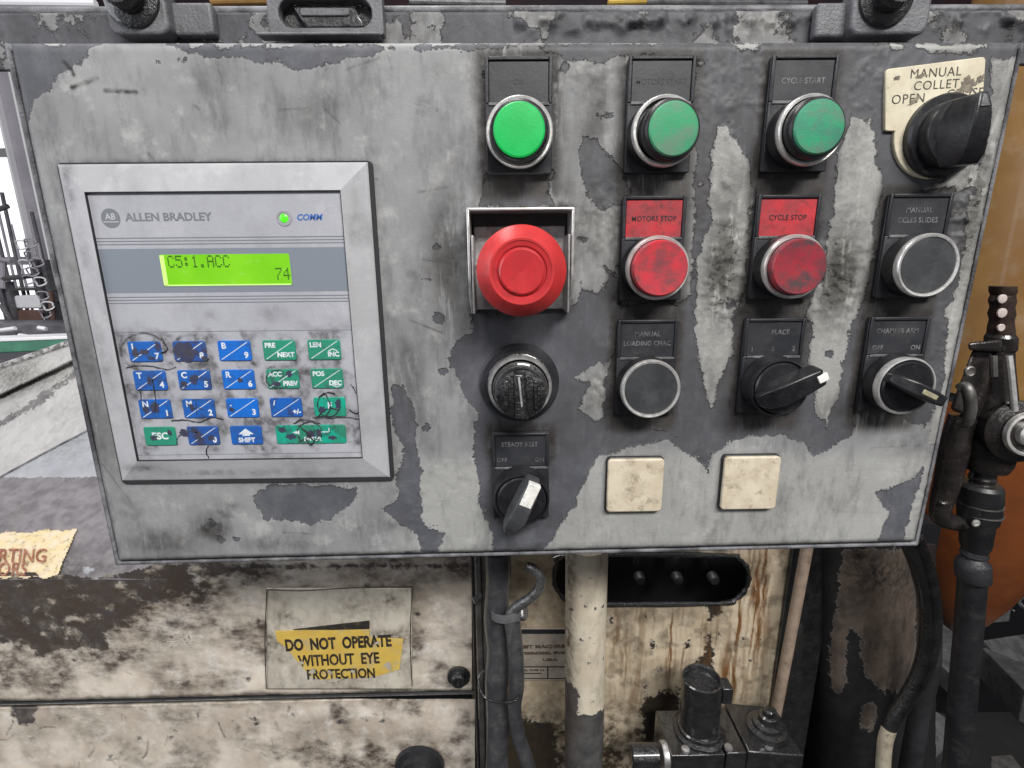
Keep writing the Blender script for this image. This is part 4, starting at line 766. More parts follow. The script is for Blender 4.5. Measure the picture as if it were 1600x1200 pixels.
# ---- cabinet, lower left
cab = empty('machine_cabinet', tuple(P(380, 1190, 118)), label='dirty cream machine cabinet with eye protection label below the left half of the control panel', cat='machine cabinet')
YC = 110.0
def scr(X, Y, n, ya, yb):
    g = np.zeros(X.shape)
    for i in range(n):
        a, b = rng.uniform(-10, 720), rng.uniform(ya, yb); w = rng.uniform(-.5, .5)+(1.57 if i % 4 == 0 else 0); L = rng.uniform(5, 30); c_ = rng.uniform(-.06, .06); pts = []
        for q_ in range(5): pts.append((a, b)); a += math.cos(w)*L/4; b += math.sin(w)*L/4; w += c_*L/4*rng.uniform(0, 2)
        g = np.maximum(g, rng.uniform(.35, .9)*np.clip(1.3-d_line(X, Y, pts)/rng.uniform(.9, 1.8), 0, 1))
    for i in range(16):
        a = rng.uniform(0, 720); L = rng.uniform(12, 60); y0 = ya+(0 if i % 2 else rng.uniform(0, 60)); g = np.maximum(g, rng.uniform(.3, .7)*np.exp(-((X-a-2*np.sin(Y*.15))/rng.uniform(1.5, 4))**2)*np.clip(1-(Y-y0)/L, 0, 1)*(Y > y0))
    return g
def cabf(X, Y, x, z):
    w = pp(X, Y, [[(-60, 880), (300, 880), (325, 892), (300, 915), (262, 945), (235, 950), (200, 975), (155, 985), (165, 1010), (60, 1022), (40, 1000), (-60, 1012)]])-1.2+(fbm(x, z, 30)-.45)*14
    w = np.maximum(w, pp(X, Y, [[(-60, 878), (735, 878), (735, 890), (420, 892), (330, 905)]])-1.5)
    for i in range(60):
        a, b = rng.uniform(-20, 330), rng.uniform(885, 1000); w = np.minimum(w, (np.hypot((X-a)/rng.uniform(1, 2), Y-b)-rng.uniform(1.5, 6))*.4)
    for i in range(24):
        a, b = rng.uniform(-20, 730), rng.uniform(900, 1200); w = np.maximum(w, (rng.uniform(.3, 1.6)-np.hypot((X-a)/rng.uniform(.7, 2.2), Y-b))*.4)
    g = bl(X, Y, [(40, 950, 300, 75, 1.6), (250, 925, 140, 44, 1.3), (330, 898, 160, 24, 1.1), (600, 900, 260, 22, .7), (690, 980, 60, 90, .45), (120, 1000, 120, 40, .6), (220, 1020, 90, 25, .5), (330, 985, 60, 14, .35), (265, 1040, 90, 12, .6), (400, 1010, 14, 18, .45), (650, 925, 90, 26, .45), (520, 900, 70, 14, .5), (680, 1030, 40, 30, .4), (600, 895, 160, 16, .35), (560, 960, 40, 40, .25), (20, 1090, 90, 10, .5), (690, 1068, 60, 12, .7)])
    g = np.maximum(g, .85*np.exp(-((Y-(1096-(X*.024)))/7)**2))
    g = np.maximum(g, .9*np.clip((fbm(x*.7+10, z, 24, 6)-.42)*4, 0, .9))
    k = bl(X, Y, [(270, 1000, 60, 22, .8), (200, 1180, 60, 30, .3)])
    g = np.maximum(g, scr(X, Y, 34, 900, 1080))
    return dict(wear=w, grime=np.clip(g, 0, 1), crust=k)
def cabb(X, Z, PX, PY):
    return -(fbm(X, Z, 26, 3)-.4)*1.0
sheet2('upper_door', -60, 737, 868, 1097, lambda X, Y: YC+np.where(Y > 1094-X*.024, (Y-(1094-X*.024))*1.5, 0), M['cab'], 2.0, cabf, cab, bump_=cabb, keep=lambda X, Y: Y > 904-26*np.clip(fbm(X, X*0+3, 26, 4)-.25, 0, 1)-np.clip((X-205)*.7, 0, 60))
def cabl(X, Y, x, z):
    w = np.full(X.shape, -5.)
    for i in range(22):
        a, b = rng.uniform(-20, 730), rng.uniform(1100, 1215); w = np.maximum(w, (rng.uniform(.3, 1.9)-np.hypot((X-a)/rng.uniform(.7, 2.5), Y-b))*.4)
    w = np.maximum(w, pp(X, Y, [[(12, 1096), (60, 1096), (52, 1130), (30, 1135)]]))
    g = bl(X, Y, [(130, 1128, 60, 22, .55), (50, 1140, 60, 30, .4), (280, 1120, 60, 20, .7), (300, 1150, 30, 20, .4), (655, 1180, 62, 48, .9), (480, 1140, 80, 30, .45), (600, 1150, 120, 20, .35), (200, 1180, 10, 25, .7), (380, 1150, 40, 30, .4), (730, 1190, 14, 60, .8)])
    g = np.maximum(g, .6*np.exp(-((Y-(1105-(X*.024)))/9)**2)); g = np.maximum(g, .95*np.clip((fbm(x-40, z, 19, 6)-.39)*3.8, 0, .9)*np.clip(.45+X/900, 0, 1))
    g = np.maximum(g, scr(X, Y, 30, 1102, 1200))
    return dict(wear=w, grime=np.clip(g, 0, 1), crust=bl(X, Y, [(240, 1170, 120, 40, .35)]))
sheet2('lower_door', -60, 742, 1092, 1240, lambda X, Y: YC-1+np.where(Y < 1106-X*.024, (1106-X*.024-Y)*1.3, 0), M['cab'], 2.0, cabl, cab, bump_=cabb)
b = MB(); q0, q1 = P(-60, 1101, YC+3), P(745, 1081, YC+3); b.tube([tuple(q0), tuple(q1)], 1.7, 10); obj('door_seam', b, M['void'], cab)
b = MB(); q0, q1 = P(-60, 1103, YC-3), P(742, 1083.5, YC-3); b.tube([tuple(q0), tuple(q1)], .45, 8); obj('seam_edge', b, M['rib'], cab)
obj('cabinet_body', MB().box(P(-60, 900, YC).x, P(730, 900, YC).x, YC+8, YC+300, -620, P(0, 905, YC).z+2), M['void'], cab)
# clear film with torn yellow warning label
sheet2('film_label', 417, 644, 919, 1077, YC-4.0, M['filmlabel'], 2.4, lambda X, Y, x, z: dict(wear=np.full(X.shape, -6.), grime=np.clip(np.maximum(.9*np.clip((fbm(x+70, z, 16, 5)-.42)*3, 0, .8), bl(X, Y, [(560, 945, 60, 26, .45), (500, 1065, 90, 10, .2)])), 0, 1), crust=0*X), cab, thick=.4)
for pts in ([(417, 921), (470, 923), (540, 919), (644, 917)], [(417, 921), (414, 1000), (416, 1076)], [(644, 917), (641, 1000), (644, 1072)]): tubepx('film_edge', [(a, b_, YC-4.4) for a, b_ in pts], .35, M['labelink'], cab, 6, 3)
wl = empty('warning_label', tuple(P(530, 1015, YC-5)), cab, label='torn yellow label reading DO NOT OPERATE WITHOUT EYE PROTECTION')
polypx('label_film', [(430, 987), (577, 981), (577, 997), (630, 999), (624, 1046), (604, 1052), (588, 1057), (545, 1060), (500, 1062), (484, 1056), (462, 1030), (447, 1012), (433, 1001)], YC-5.2, .8, M['yellowlabel'], wl)
polypx('label_border', [(458, 984), (577, 970.5), (577, 983), (520, 984.5)], YC-5.25, .8, M['labelink'], wl)
fit_text('DO  NOT  OPERATE', 446, 612, 1009.5, YC-5.4, 13.6, M['labelink'], wl, rot=.035, bold=.5); fit_text('WITHOUT  EYE', 466, 593, 1034, YC-5.4, 13.4, M['labelink'], wl, rot=.03, bold=.35); fit_text('PROTECTION', 480, 586, 1055, YC-5.4, 12, M['labelink'], wl, rot=.01, bold=.3)
for a_ in ((520, 1063, 16, 5, .1), (566, 1062, 14, 4, 0), (488, 1049, 9, 6, .6), (607, 1040, 8, 12, .2), (551, 1049, 5, 4, 0), (516, 1051, 4, 6, .4), (470, 1036, 6, 5, .3), (590, 1004, 7, 3, .2)): o_ = flatsmear(a_[0], a_[1], a_[2]*1.5, a_[3]*1.5, YC-5.75, M['filmlabel2'], wl, a_[4])
q = P(717, 1056, YC-2)
obj('bolt', MB().lathe([(9, 0), (8.6, 2), (6, 3), (5.8, 6), (4.6, 7), (2.4, 7), (2.2, 5), (.2, 5)], c=tuple(q), n=24), M['oil'], cab)
q = P(656, 1196, YC-2); obj('rubber_knob', MB().lathe([(20, 0), (19, 3), (15, 5), (14, 9), (9, 11), (8, 9.5), (4, 9.5), (3.5, 12), (.2, 12.5)], c=tuple(q), n=48), M['hose'], cab)
# hood with faded sticker
hood = empty('machine_hood', tuple(P(60, 890, 120)), label='grey rounded machine hood with faded yellow sticker at the far left', cat='machine hood')
def hoodY(X, Y): 
    t = np.clip((905-Y)/240, 0, 1.2); return YC-.3+t*95+40*t*t
def hoodf(X, Y, x, z):
    w = pp(X, Y, [[(-80, 745), (260, 745), (260, 925), (-80, 925)]])*2-.4  # above this area the paler hood top paints in window light
    for i in range(9):
        a, b = rng.uniform(70, 330), rng.uniform(884, 918); w = np.minimum(w, (np.hypot((X-a)/rng.uniform(1, 2.2), Y-b)-rng.uniform(1.5, 6))*.4)
    return dict(wear=w, grime=np.clip(bl(X, Y, [(100, 890, 120, 20, .5), (60, 700, 80, 20, .12)])+.35*np.clip((fbm(x, z, 30)-.45)*3, 0, 1), 0, 1)*(Y > 0), crust=0*X)
sheet2('hood_skin', -60, 260, 655, 906, hoodY, M['hood'], 2.2, hoodf, hood, keep=lambda X, Y: Y > 745-(X*.535), thick=2)
hv = lambda a, b, o=0: (a, b, float(hoodY(np.array(float(a)), np.array(float(b))))-o)
tubepx('hood_edge', [hv(-60, 778), hv(0, 746), hv(60, 713), hv(125, 679), hv(180, 650)], 1.1, M['lip'], hood, 8, 3)
sk = empty('faded_sticker', tuple(P(*hv(50, 870))), hood, label='faded yellow sticker with brown red letters')
def skY(X, Y): return hoodY(X, Y)-1.6
sheet2('sticker_film', -60, 122, 824, 906, skY, M['oldlabel'], 2.0, lambda X, Y, x, z: {}, sk, keep=lambda X, Y: (X < 121-np.clip((Y-828)*.42, 0, 40)) & (Y > 832-X*.06-2*np.sin(X*.11)) & (Y < 903+2*np.sin(X*.2)), thick=.5, bump_=lambda X, Z, PX, PY: -(fbm(X, Z, 5, 4)-.4)*2.0)
def hood_text(s, xl, xr, py, size, bold=.1):
    o = text(s, size, M['redink'], sk, 0, 0, 0, bold=bold, ext=.3, shear=.15); me = o.data; n = len(me.vertices); v = np.zeros(n*3); me.vertices.foreach_get('co', v); v = v.reshape(-1, 3)*1000+np.array(ORG[sk])
    px = (v[:, 0]-v[:, 0].min())/np.ptp(v[:, 0])*(xr-xl)+xl; py_ = py-v[:, 2]/size*30; Y = skY(px, py_)-1.3+v[:, 1]*.5; X, Yy, Z = Pa(px, py_, Y)
    me.vertices.foreach_set('co', ((np.stack([X, Yy, Z], -1)-np.array(ORG[sk]))*.001).ravel()); me.update()
hood_text('STARTING', -48, 73, 869, 8); hood_text('MOTORS', -58, 43, 890, 8)
# cream tray, green rail, things beyond to the left
tray = empty('chip_tray', tuple(P(40, 700, 330)), label='pale cream sheet metal tray wall beyond the hood at the left edge', cat='tray')
def trf(X, Y, x, z): 
    w = pp(X, Y, [[(-60, 643), (130, 558), (130, 564), (-60, 652)]])*2; w = np.maximum(w, pp(X, Y, [[(-60, 690), (60, 610), (140, 560), (140, 572), (70, 640), (-60, 705)]])-3+(fbm(x, z, 60)-.5)*8)
    return dict(wear=w, grime=.35*np.clip((fbm(x, z, 50)-.4)*3, 0, 1)+bl(X, Y, [(30, 590, 60, 20, .35)]), crust=bl(X, Y, [(40, 585, 80, 16, .4)]))
def trY(X, Y):
    top = 572-X*.35; t = np.clip((Y-top)/180, 0, 1); return 430-t*130+np.where(Y < 617-X*.47, -14, 0)
sheet2('tray_wall', -60, 190, 520, 800, trY, M['tray'], 2.2, trf, tray, keep=lambda X, Y: Y > 572-X*.34, thick=3)
tubepx('tray_rim', [(-60, 594, 414), (190, 508, 414)], 4, M['tray'], tray, 10, 0)
rail = empty('green_rail', tuple(P(40, 545, 600)), label='green painted steel rail behind the tray at the left edge', cat='rail')
obj('rail_bar', MB().hexa([P(-80, 536, 600), P(-80, 556, 600), P(160, 544, 600), P(160, 526, 600)], [P(-80, 536, 600)+Vector((0, 40, 0)), P(-80, 556, 600)+Vector((0, 40, 0)), P(160, 544, 600)+Vector((0, 40, 0)), P(160, 526, 600)+Vector((0, 40, 0))]), M['greenrail'], rail, bevel=2)
obj('rail_lip', MB().hexa([P(-80, 532, 598), P(-80, 537, 598), P(160, 528, 598), P(160, 523, 598)], [P(-80, 532, 598)+Vector((0, 42, 0)), P(-80, 537, 598)+Vector((0, 42, 0)), P(160, 528, 598)+Vector((0, 42, 0)), P(160, 523, 598)+Vector((0, 42, 0))]), M['whitepost'], rail, bevel=1)
base = empty('dark_bench', tuple(P(40, 560, 900)), label='dark bench with scattered metal pieces below the bright windows', cat='bench')
obj('bench_body', MB().hexa([P(-120, 506, 800), P(-120, 620, 800), P(200, 620, 800), P(200, 508, 800)], [P(-120, 498, 1300), P(-120, 620, 1300), P(200, 620, 1300), P(200, 500, 1300)]), M['hazedmetal'], base)
for a, b_, c_, d_ in ((2, 516, 24, 513), (10, 531, 28, 527), (30, 524, 52, 527), (60, 512, 72, 514)): obj('metal_piece', MB().tube([tuple(P(a, b_, 780)), tuple(P(c_, d_, 780))], 4, 8), M['whitepost'], base)
# window wall
win = empty('window_wall', tuple(P(-20, 480, 3200)), label='bright overexposed workshop windows at the left edge of the view', cat='window')
a, c = P(-560, -150, 3200), P(120, 560, 3200)
for i in range(5):
    for j in range(4):
        xx0 = a.x+(c.x-a.x)*i/5; xx1 = a.x+(c.x-a.x)*(i+1)/5; zz1 = a.z+(c.z-a.z)*j/4; zz0 = a.z+(c.z-a.z)*(j+1)/4
        obj('pane', MB().box(xx0+25, xx1-25, 3200, 3210, zz0+25, zz1-25), M['window'], win)
b = MB()
for i in range(6): xx = a.x+(c.x-a.x)*i/5; b.box(xx-26, xx+26, 3180, 3230, c.z, a.z)
for j in range(5): zz = a.z+(c.z-a.z)*j/4; b.box(a.x-20, c.x+20, 3184, 3226, zz-26, zz+26)
obj('window_frame', b, M['whitepost'], win, bevel=3)
for lb, xx, wd, mt in (('wide lilac grey post just left of the panel edge', 46, 22, 'lilac'), ('thin white post nearest the panel edge', 62, 3.5, 'whitepost'), ('thin white post at the far left', 33, 3, 'whitepost')):
    p = P(xx, 300, 1500); k = 1720/800; t = MB().box(p.x-wd*k*.5, p.x+wd*k*.5, 1500-(20 if mt == 'whitepost' else 0), 1560, P(0, 498, 1500).z, 1900)
    props(obj('steel_post', t, M[mt], bevel=4), lb, 'post', 'posts in front of the windows')
rack = empty('storage_rack', tuple(P(40, 500, 1300)), label='open rack of pale bins and coils below the windows at the left edge', cat='rack')
for i in range(9):
    xx = (5, 12, 19, 26, 38, 52, 57, 68, 76)[i]; p = P(xx, 400, 1420); y0_ = (180, 240, 300, 350, 376, 380, 330, 388, 400)[i]
    obj('steel_rod', MB().tube([(p.x, 1420+i*4, P(0, 500, 1420).z), (p.x+(i % 3-1)*6, 1420+i*4, P(0, y0_, 1420).z)], 3.5 if i % 2 else 5, 8), M['lilac'] if i % 2 else M['hazedmetal'], rack)
for y_ in (452, 470): obj('shelf', MB().hexa([P(-80, y_, 1300), P(-80, y_+4, 1300), P(160, y_, 1300), P(160, y_-4, 1300)], [P(-80, y_-3, 1500), P(-80, y_+1, 1500), P(160, y_-3, 1500), P(160, y_-7, 1500)]), M['rib'], rack)
for x_ in (8, 20, 71, 84): p = P(x_, 480, 1295); obj('rack_upright', MB().box(p.x-6, p.x+6, 1290, 1310, P(0, 510, 1295).z, P(0, 440, 1295).z+(60 if x_ > 60 else 0)), M['hazedmetal'], rack)
obj('bin', MB().hexa([P(28, 484, 1280), P(28, 506, 1280), P(69, 506, 1280), P(67, 484, 1280)], [P(28, 484, 1380), P(28, 506, 1380), P(69, 506, 1380), P(67, 484, 1380)]), M['brown'], rack, bevel=5, label='brown bin')
obj('bin', MB().hexa([P(22, 462, 1285), P(26, 482, 1285), P(66, 482, 1285), P(60, 460, 1285)], [P(22, 462, 1380), P(26, 482, 1380), P(66, 482, 1380), P(60, 460, 1380)]), M['whitepost'], rack, bevel=5, label='white bin')
for i, (x_, y_) in enumerate(((33, 383), (47, 380), (47, 400), (38, 413), (50, 425), (58, 410), (62, 440), (44, 437), (66, 462), (74, 478), (70, 490))):
    p = P(x_, y_, 1260); obj('coil', MB().tube([tuple(p+Vector((15*math.cos(w*math.pi/8), 5*math.sin(w*.9), 12*math.sin(w*math.pi/8)))) for w in range(17)], 2.2, 8), M['lilac'] if i % 3 else M['whitepost'], rack)
for i, (x0_, y0_, x1_, y1_, mt_) in enumerate(((-10, 330, 12, 322, 'strap'), (-5, 405, 18, 408, 'lilac'), (4, 410, 4, 450, 'lilac'), (-4, 436, 60, 430, 'strap'), (2, 475, 16, 500, 'hazedmetal'), (78, 455, 82, 500, 'brown'))):
    obj('loose_bar', MB().tube([tuple(P(x0_, y0_, 1270)), tuple(P(x1_, y1_, 1270))], 7, 8), M[mt_], rack)
# overhead pipes glimpsed above the flange
for i, (xa, xb, mt, lb) in enumerate(((-100, 150, 'whitepost', 'pale pipe glimpsed above the left clamp'), (330, 420, 'ochre', 'short yellow pipe glimpsed above the slotted bracket'), (640, 790, 'gmetal', 'grey pipe glimpsed above the middle of the flange'), (950, 1010, 'yellowlabel', 'yellow block glimpsed above the flange near the green buttons'), (1010, 1260, 'gmetal', 'grey pipe glimpsed above the flange at right'))):
    props(obj('overhead_pipe', MB().tube([tuple(P(xa, 3, 900+i*60)), tuple(P(xb, 1 if i % 2 else 6, 900+i*60))], 7, 10), M[mt]), lb, 'pipe')
props(obj('dark_gap_filler', MB().box(P(700, 900, 232).x, P(1455, 900, 232).x, 232, 300, -700, P(0, 840, 232).z), M['void']), 'black filler block added to darken the gaps behind the cream plate', 'machine base')  # added filler block that keeps the gaps behind the plate black
# ---- cream rear plate with slot
rp = empty('rear_plate', tuple(P(1000, 1190, 152)), label='rust streaked cream machine plate with a black oval slot below the panel', cat='machine plate')
YR = 150.0
SLOT = [(905+0, 945), (885, 938), (870, 920), (866, 900), (872, 880), (890, 868), (1130, 868), (1152, 872), (1166, 885), (1170, 903), (1164, 922), (1148, 937), (1120, 943)]
def slotd(X, Y): return sd_poly(X, Y, SLOT)
def rpf(X, Y, x, z):
    w = pp(X, Y, [[(1105, 990), (1112, 985), (1112, 1010), (1116, 1035), (1122, 1050), (1090, 1055), (1078, 1045), (1098, 1020)], [(990, 1215), (1005, 1150), (1000, 1110), (1010, 1090), (1035, 1078), (1062, 1078), (1070, 1215)], [(735, 1120), (860, 1125), (880, 1215), (735, 1215)]])-.6
    w = np.maximum(w, -slotd(X, Y)*.0+np.where(np.abs(slotd(X, Y)) < 4, 2.0, -9)); w = np.maximum(w, pp(X, Y, [[(1100, 940), (1130, 940), (1122, 965), (1108, 968)]]))
    for i in range(12): a, b = rng.uniform(950, 1240), rng.uniform(955, 1110); w = np.maximum(w, (rng.uniform(.5, 2)-np.hypot(X-a, (Y-b)/rng.uniform(.7, 1.6)))*.4)
    for a, b in ((1020, 1008), (1076, 1008)): w = np.maximum(w, (4-np.hypot(X-a, Y-b))*.4)
    r = bl(X, Y, [(1120, 1030, 40, 70, .6), (1150, 960, 26, 120, .75), (1180, 940, 16, 150, .85), (1195, 900, 8, 120, .9), (965, 1010, 22, 70, .55), (1000, 960, 16, 80, .4), (1046, 990, 9, 80, .85), (1066, 1010, 7, 60, .7), (985, 1060, 30, 60, .5), (1140, 1060, 30, 40, .8), (1030, 970, 40, 18, .4)])
    st = np.clip((vnoise(x+2.0*vnoise(x, z, 9), z*.05, 1.7)-.4)*3.0, 0, 1); r = np.clip(r*(.10+1.3*st), 0, 1)
    g = bl(X, Y, [(1000, 960, 120, 16, .5), (990, 1040, 30, 40, .35), (1020, 1110, 60, 30, .6), (960, 1140, 40, 60, .8), (1200, 1110, 60, 40, .6), (840, 960, 30, 20, .4), (850, 1150, 60, 60, .8), (1170, 1090, 60, 30, .4)])
    g = np.maximum(g, np.clip((Y-1060)/90, 0, 1.0)*np.clip(.4+fbm(x, z, 20), 0, 1)); g = np.maximum(g, .7*np.clip((fbm(x, z, 10, 5)-.45)*4, 0, .7)); g = np.maximum(g, .25*(X < 890))  # plate colour darkens towards the bottom
    return dict(wear=w, grime=np.clip(g, 0, 1), rust=r, crust=bl(X, Y, [(1010, 1090, 60, 30, .5), (1160, 1080, 30, 30, .4)]))
sheet2('plate_face', 728, 1262, 852, 1235, YR, M['plate2'], 1.8, rpf, rp, keep=lambda X, Y: (slotd(X, Y) < -1) & (X < 1246-(Y-860)*.135), bump_=lambda X, Z, PX, PY: -(fbm(X, Z, 12, 4)-.4)*1.2, thick=3)
rim = [P(a, b, YR-1) for a, b in SLOT]; v = spline([tuple(p) for p in rim]+[tuple(rim[0])], 5); obj('slot_rim', MB().tube([tuple(p) for p in v], [2.0+.7*math.sin(i*1.7)*math.sin(i*.6) for i in range(len(v))], 10), M['oil'], rp)
obj('slot_cavity', MB().box(P(840, 900, YR+60).x, P(1210, 900, YR+60).x, YR+60, YR+70, P(0, 990, YR+60).z, P(0, 840, YR+60).z), M['void'], rp)
for a in (998, 1056, 1112):
    q = P(a, 900, YR+30); obj('slot_bolt', MB().lathe([(5, 0), (4.8, 6), (3.6, 8), (.2, 8.5)], c=tuple(q), n=20), M['dkmetal'], rp); q = P(a, 872, YR+40); obj('slot_fin', MB().box(q.x-3, q.x+3, q.y, q.y+8, q.z-10, q.z+30), M['dkmetal'], rp, bevel=1)
np_ = empty('maker_plate', tuple(P(842, 1022, YR-3)), rp, label='painted over cast nameplate with raised lettering')
M['castplate'] = dirty('painted_cast_plate', (.40, .365, .31), (.34, .30, .25), .5, amt=.5, dirt=(.13, .09, .06), mm=6, bump=.4)
M['castletter'] = dirty('raised_letter_paint', (.10, .07, .055), (.16, .12, .10), .5, amt=.7, mm=2, bump=.3)
polypx('plate_slab', [(770, 984), (900, 984), (899, 1064), (772, 1064)], YR-3.5, 3, M['castplate'], np_, bevel=.6)
polypx('plate_groove', [(770, 984.5), (900, 984.5), (900, 990.5), (770, 990.5)], YR-3.9, 1, M['crack'], np_)
fit_text('QUEST MACHINE', 798, 886, 1011, YR-3.7, 4.3, M['castletter'], np_, bold=.15, ext=.5)
fit_text('VIERCEC, EVG', 812, 886, 1021, YR-3.7, 3.1, M['castletter'], np_, bold=.15, ext=.5); fit_text('USA', 848, 872, 1031, YR-3.7, 3.1, M['castletter'], np_, bold=.15, ext=.5)
for pts in ([(806, 1041.5), (890, 1041.5), (890, 1042.8), (806, 1042.8)], [(806, 1052), (846, 1052), (846, 1053), (806, 1053)], [(855, 1042), (857, 1042), (857, 1060), (855, 1060)], [(806, 1060), (890, 1060), (890, 1061), (806, 1061)]): polypx('plate_line', pts, YR-3.9, 1, M['crack'], np_)
fit_text('NO. 948 U', 809, 850, 1047.5, YR-3.7, 2.2, M['castletter'], np_, bold=.1, ext=.4)
# cream post
post = empty('cream_post', tuple(P(914, 1200, 110)), label='cream painted round post with its lower end rubbed dark, below the stop buttons', cat='post')
def attrs(o, F):
    me = o.data; n = len(me.vertices); v = np.zeros(n*3); me.vertices.foreach_get('co', v); v = v.reshape(-1, 3)*1000+np.array(ORG[o]); R = F(v[:, 0], v[:, 1], v[:, 2])
    for k in ('wear', 'grime', 'crust', 'rust'):
        a = me.attributes.new(k, 'FLOAT', 'POINT'); x = R.get(k); a.data.foreach_set('value', (np.full(n, -9. if k == 'wear' else 0.) if x is None else x).astype(np.float32))
M['postpaint'] = worn('post_paint', (.70, .63, .50), (.62, .54, .42), (.76, .70, .58), (.10, .098, .098), (.05, .05, .052), e1=3, e2=1.5, rough=.48, grimec=(.10, .07, .045), mottling=.8)
p0, p1 = P(917, 850, 95), P(911, 1240, 95); o = obj('post_tube', MB().tube([tuple(p0.lerp(p1, i/90)) for i in range(91)], [14.6]*91, 48), M['postpaint'], post)
def postF(x, y, z):
    zb = P(910, 1120, 80).z; zc = P(910, 1080, 80).z; w = (zb-z)+(fbm(x, z, 12)-.45)*14; w = np.maximum(w, np.minimum(zc-z, (P(905, 1100, 80).x-x)*1.0)); 
    for i in range(24): a = P(rng.uniform(890, 945), rng.uniform(880, 1110), 82); w = np.maximum(w, rng.uniform(.1, .7)-np.hypot((x-a.x), (z-a.z)/rng.uniform(.6, 2)))
    return dict(wear=w, grime=np.clip(.6*np.exp(-((x-p0.x+13)/5)**2)+.25*np.clip((fbm(x*2, z, 14)-.4)*3, 0, 1), 0, 1))  # left flank darkened to paint in shading, plus patchy grime
attrs(o, postF)
# trim, conduit, bent tube
tr = empty('edge_trim', tuple(P(746, 1200, 100)), label='ribbed steel trim strip along the right edge of the cream cabinet', cat='trim strip')
for i, (xa, xb, yy) in enumerate(((735, 740, 100), (741, 750, 97), (751, 758, 99))):
    p, q = P(xa, 868, yy), P(xb, 1230, yy); p2 = P(xb, 868, yy); obj('trim_rib', MB().hexa([(p.x, yy, p.z), (p.x, yy, q.z), (p2.x, yy, q.z), (p2.x, yy, p.z)], [(p.x, yy+12, p.z), (p.x, yy+12, q.z), (p2.x, yy+12, q.z), (p2.x, yy+12, p.z)]), M['rib'] if i else M['oil'], tr, bevel=1, seg=3)
obj('trim_tab', MB().hexa([P(737, 934, 90), P(744, 945, 88), P(753, 934, 88), P(752, 926, 90)], [P(737, 936, 94), P(744, 948, 94), P(753, 937, 94), P(752, 929, 94)]), M['oil'], tr, bevel=.3)
cn = empty('conduit_post', tuple(P(778, 1200, 60)), label='dark grey conduit hanging below the emergency stop with a strap and wire round it', cat='conduit')
def wobr(n, r, a, s): return [r+a*math.sin(i*s)+random.uniform(-a, a)*.3 for i in range(n)]
p0, p1 = P(777, 862, 60), P(778, 1240, 60); n = 60; pts = [p0.lerp(p1, i/(n-1))+Vector((.6*math.sin(i*.35), 0, 0)) for i in range(n)]
obj('conduit_tube', MB().tube([tuple(p) for p in pts], wobr(n, 7.7, .35, .5), 28), M['conduit'], cn)
bt = empty('bent_tube', tuple(P(815, 1180, 50)), label='bent steel tube with a hooked upper end strapped beside the dark conduit', cat='tube')
HK = [(822, 884, 40), (834, 889, 40), (844, 902, 40), (842, 920, 41), (826, 936, 43), (806, 950, 46), (797, 966, 48), (801, 1000, 49), (804, 1040, 49)]
tubepx('hook', HK, [2.3, 2.7, 2.9, 2.9, 2.9, 3.2, 3.6, 3.7, 3.7], M['bentsteel'], bt, 20, 8); q = P(820, 884, 40)
tubepx('hose', [(803, 975, 49), (806, 1020, 49), (807, 1070, 49), (804, 1105, 49), (810, 1150, 49), (822, 1185, 49), (838, 1240, 49)], [4.0, 4.9, 5.0, 4.4, 4.4, 4.6, 4.6], M['conduit'], bt, 20, 8)
obj('nut', MB().lathe([(4, -4), (5, -3), (5, 3), (4, 4)], c=tuple(P(812, 957, 52)), ax=(1, -.3, .3), n=6), M['bentsteel'], bt, bevel=.4)
sp_ = [P(768, 962, 49), P(775, 967, 46), P(790, 969, 43), P(806, 966, 43), P(813, 964, 47)]
b = MB(); v = spline([tuple(p) for p in sp_], 6); vv = []
for p in v: vv += [p+Vector((0, 0, 2.6)), p+Vector((0, 0, -2.6)), p+Vector((0, 1, -2.6)), p+Vector((0, 1, 2.6))]
b.add(vv, [(i*4+j, i*4+(j+1) % 4, i*4+4+(j+1) % 4, i*4+4+j) for i in range(len(v)-1) for j in range(4)]+[(3, 2, 1, 0), tuple(range(len(vv)-4, len(vv)))]); props(obj('strap', b, M['strap']), 'flat grey strap tying the bent tube to the dark conduit', 'strap')
props(tubepx('wire_loop', [(757, 1048, 56), (748, 1060, 54), (752, 1082, 50), (765, 1094, 47), (790, 1098, 41), (806, 1094, 41), (812, 1086, 44)], .8, M['oil'], None, 8, 8), 'thin dark wire wound round the conduit and the hose', 'wire')
# beige pipe, drum, hose
props(tubepx('beige_pipe', [(1262, 850, 130), (1236, 990, 130), (1211, 1120, 130)], 4.3, M['beige'], None, 20, 8), 'slim beige pipe beside the rust streaked plate', 'pipe')
dk = empty('dark_column', tuple(P(1236, 1190, 148)), label='dark narrow steel column between the cream plate and the beige pipe', cat='column')
p, q = P(1240, 852, 146), P(1290, 852, 146); obj('column_face', MB().box(p.x, q.x+10, 146, 190, -520, p.z), M['oil'], dk, bevel=1)
dr = empty('machine_drum', tuple(P(1350, 1200, 160)), label='dark curved machine drum with patches of brown paint, lower right', cat='machine drum')
def drf(X, Y, x, z):
    lt = pp(X, Y, [[(1318, 858), (1425, 858), (1432, 930), (1432, 1010), (1425, 1060), (1405, 1082), (1388, 1078), (1382, 1086), (1368, 1070), (1352, 1050), (1344, 1020), (1344, 990), (1326, 985), (1322, 1000), (1322, 1070), (1314, 1085), (1296, 1070), (1298, 1000), (1306, 940)], [(1345, 1102), (1368, 1100), (1370, 1125), (1358, 1142), (1344, 1138)]])
    return dict(wear=-lt+(fbm(x, z, 8)-.45)*3, grime=np.clip(.45*fbm(x, z, 20)+bl(X, Y, [(1370, 900, 60, 40, .5), (1340, 880, 20, 60, .5)]), 0, 1), crust=0*X)
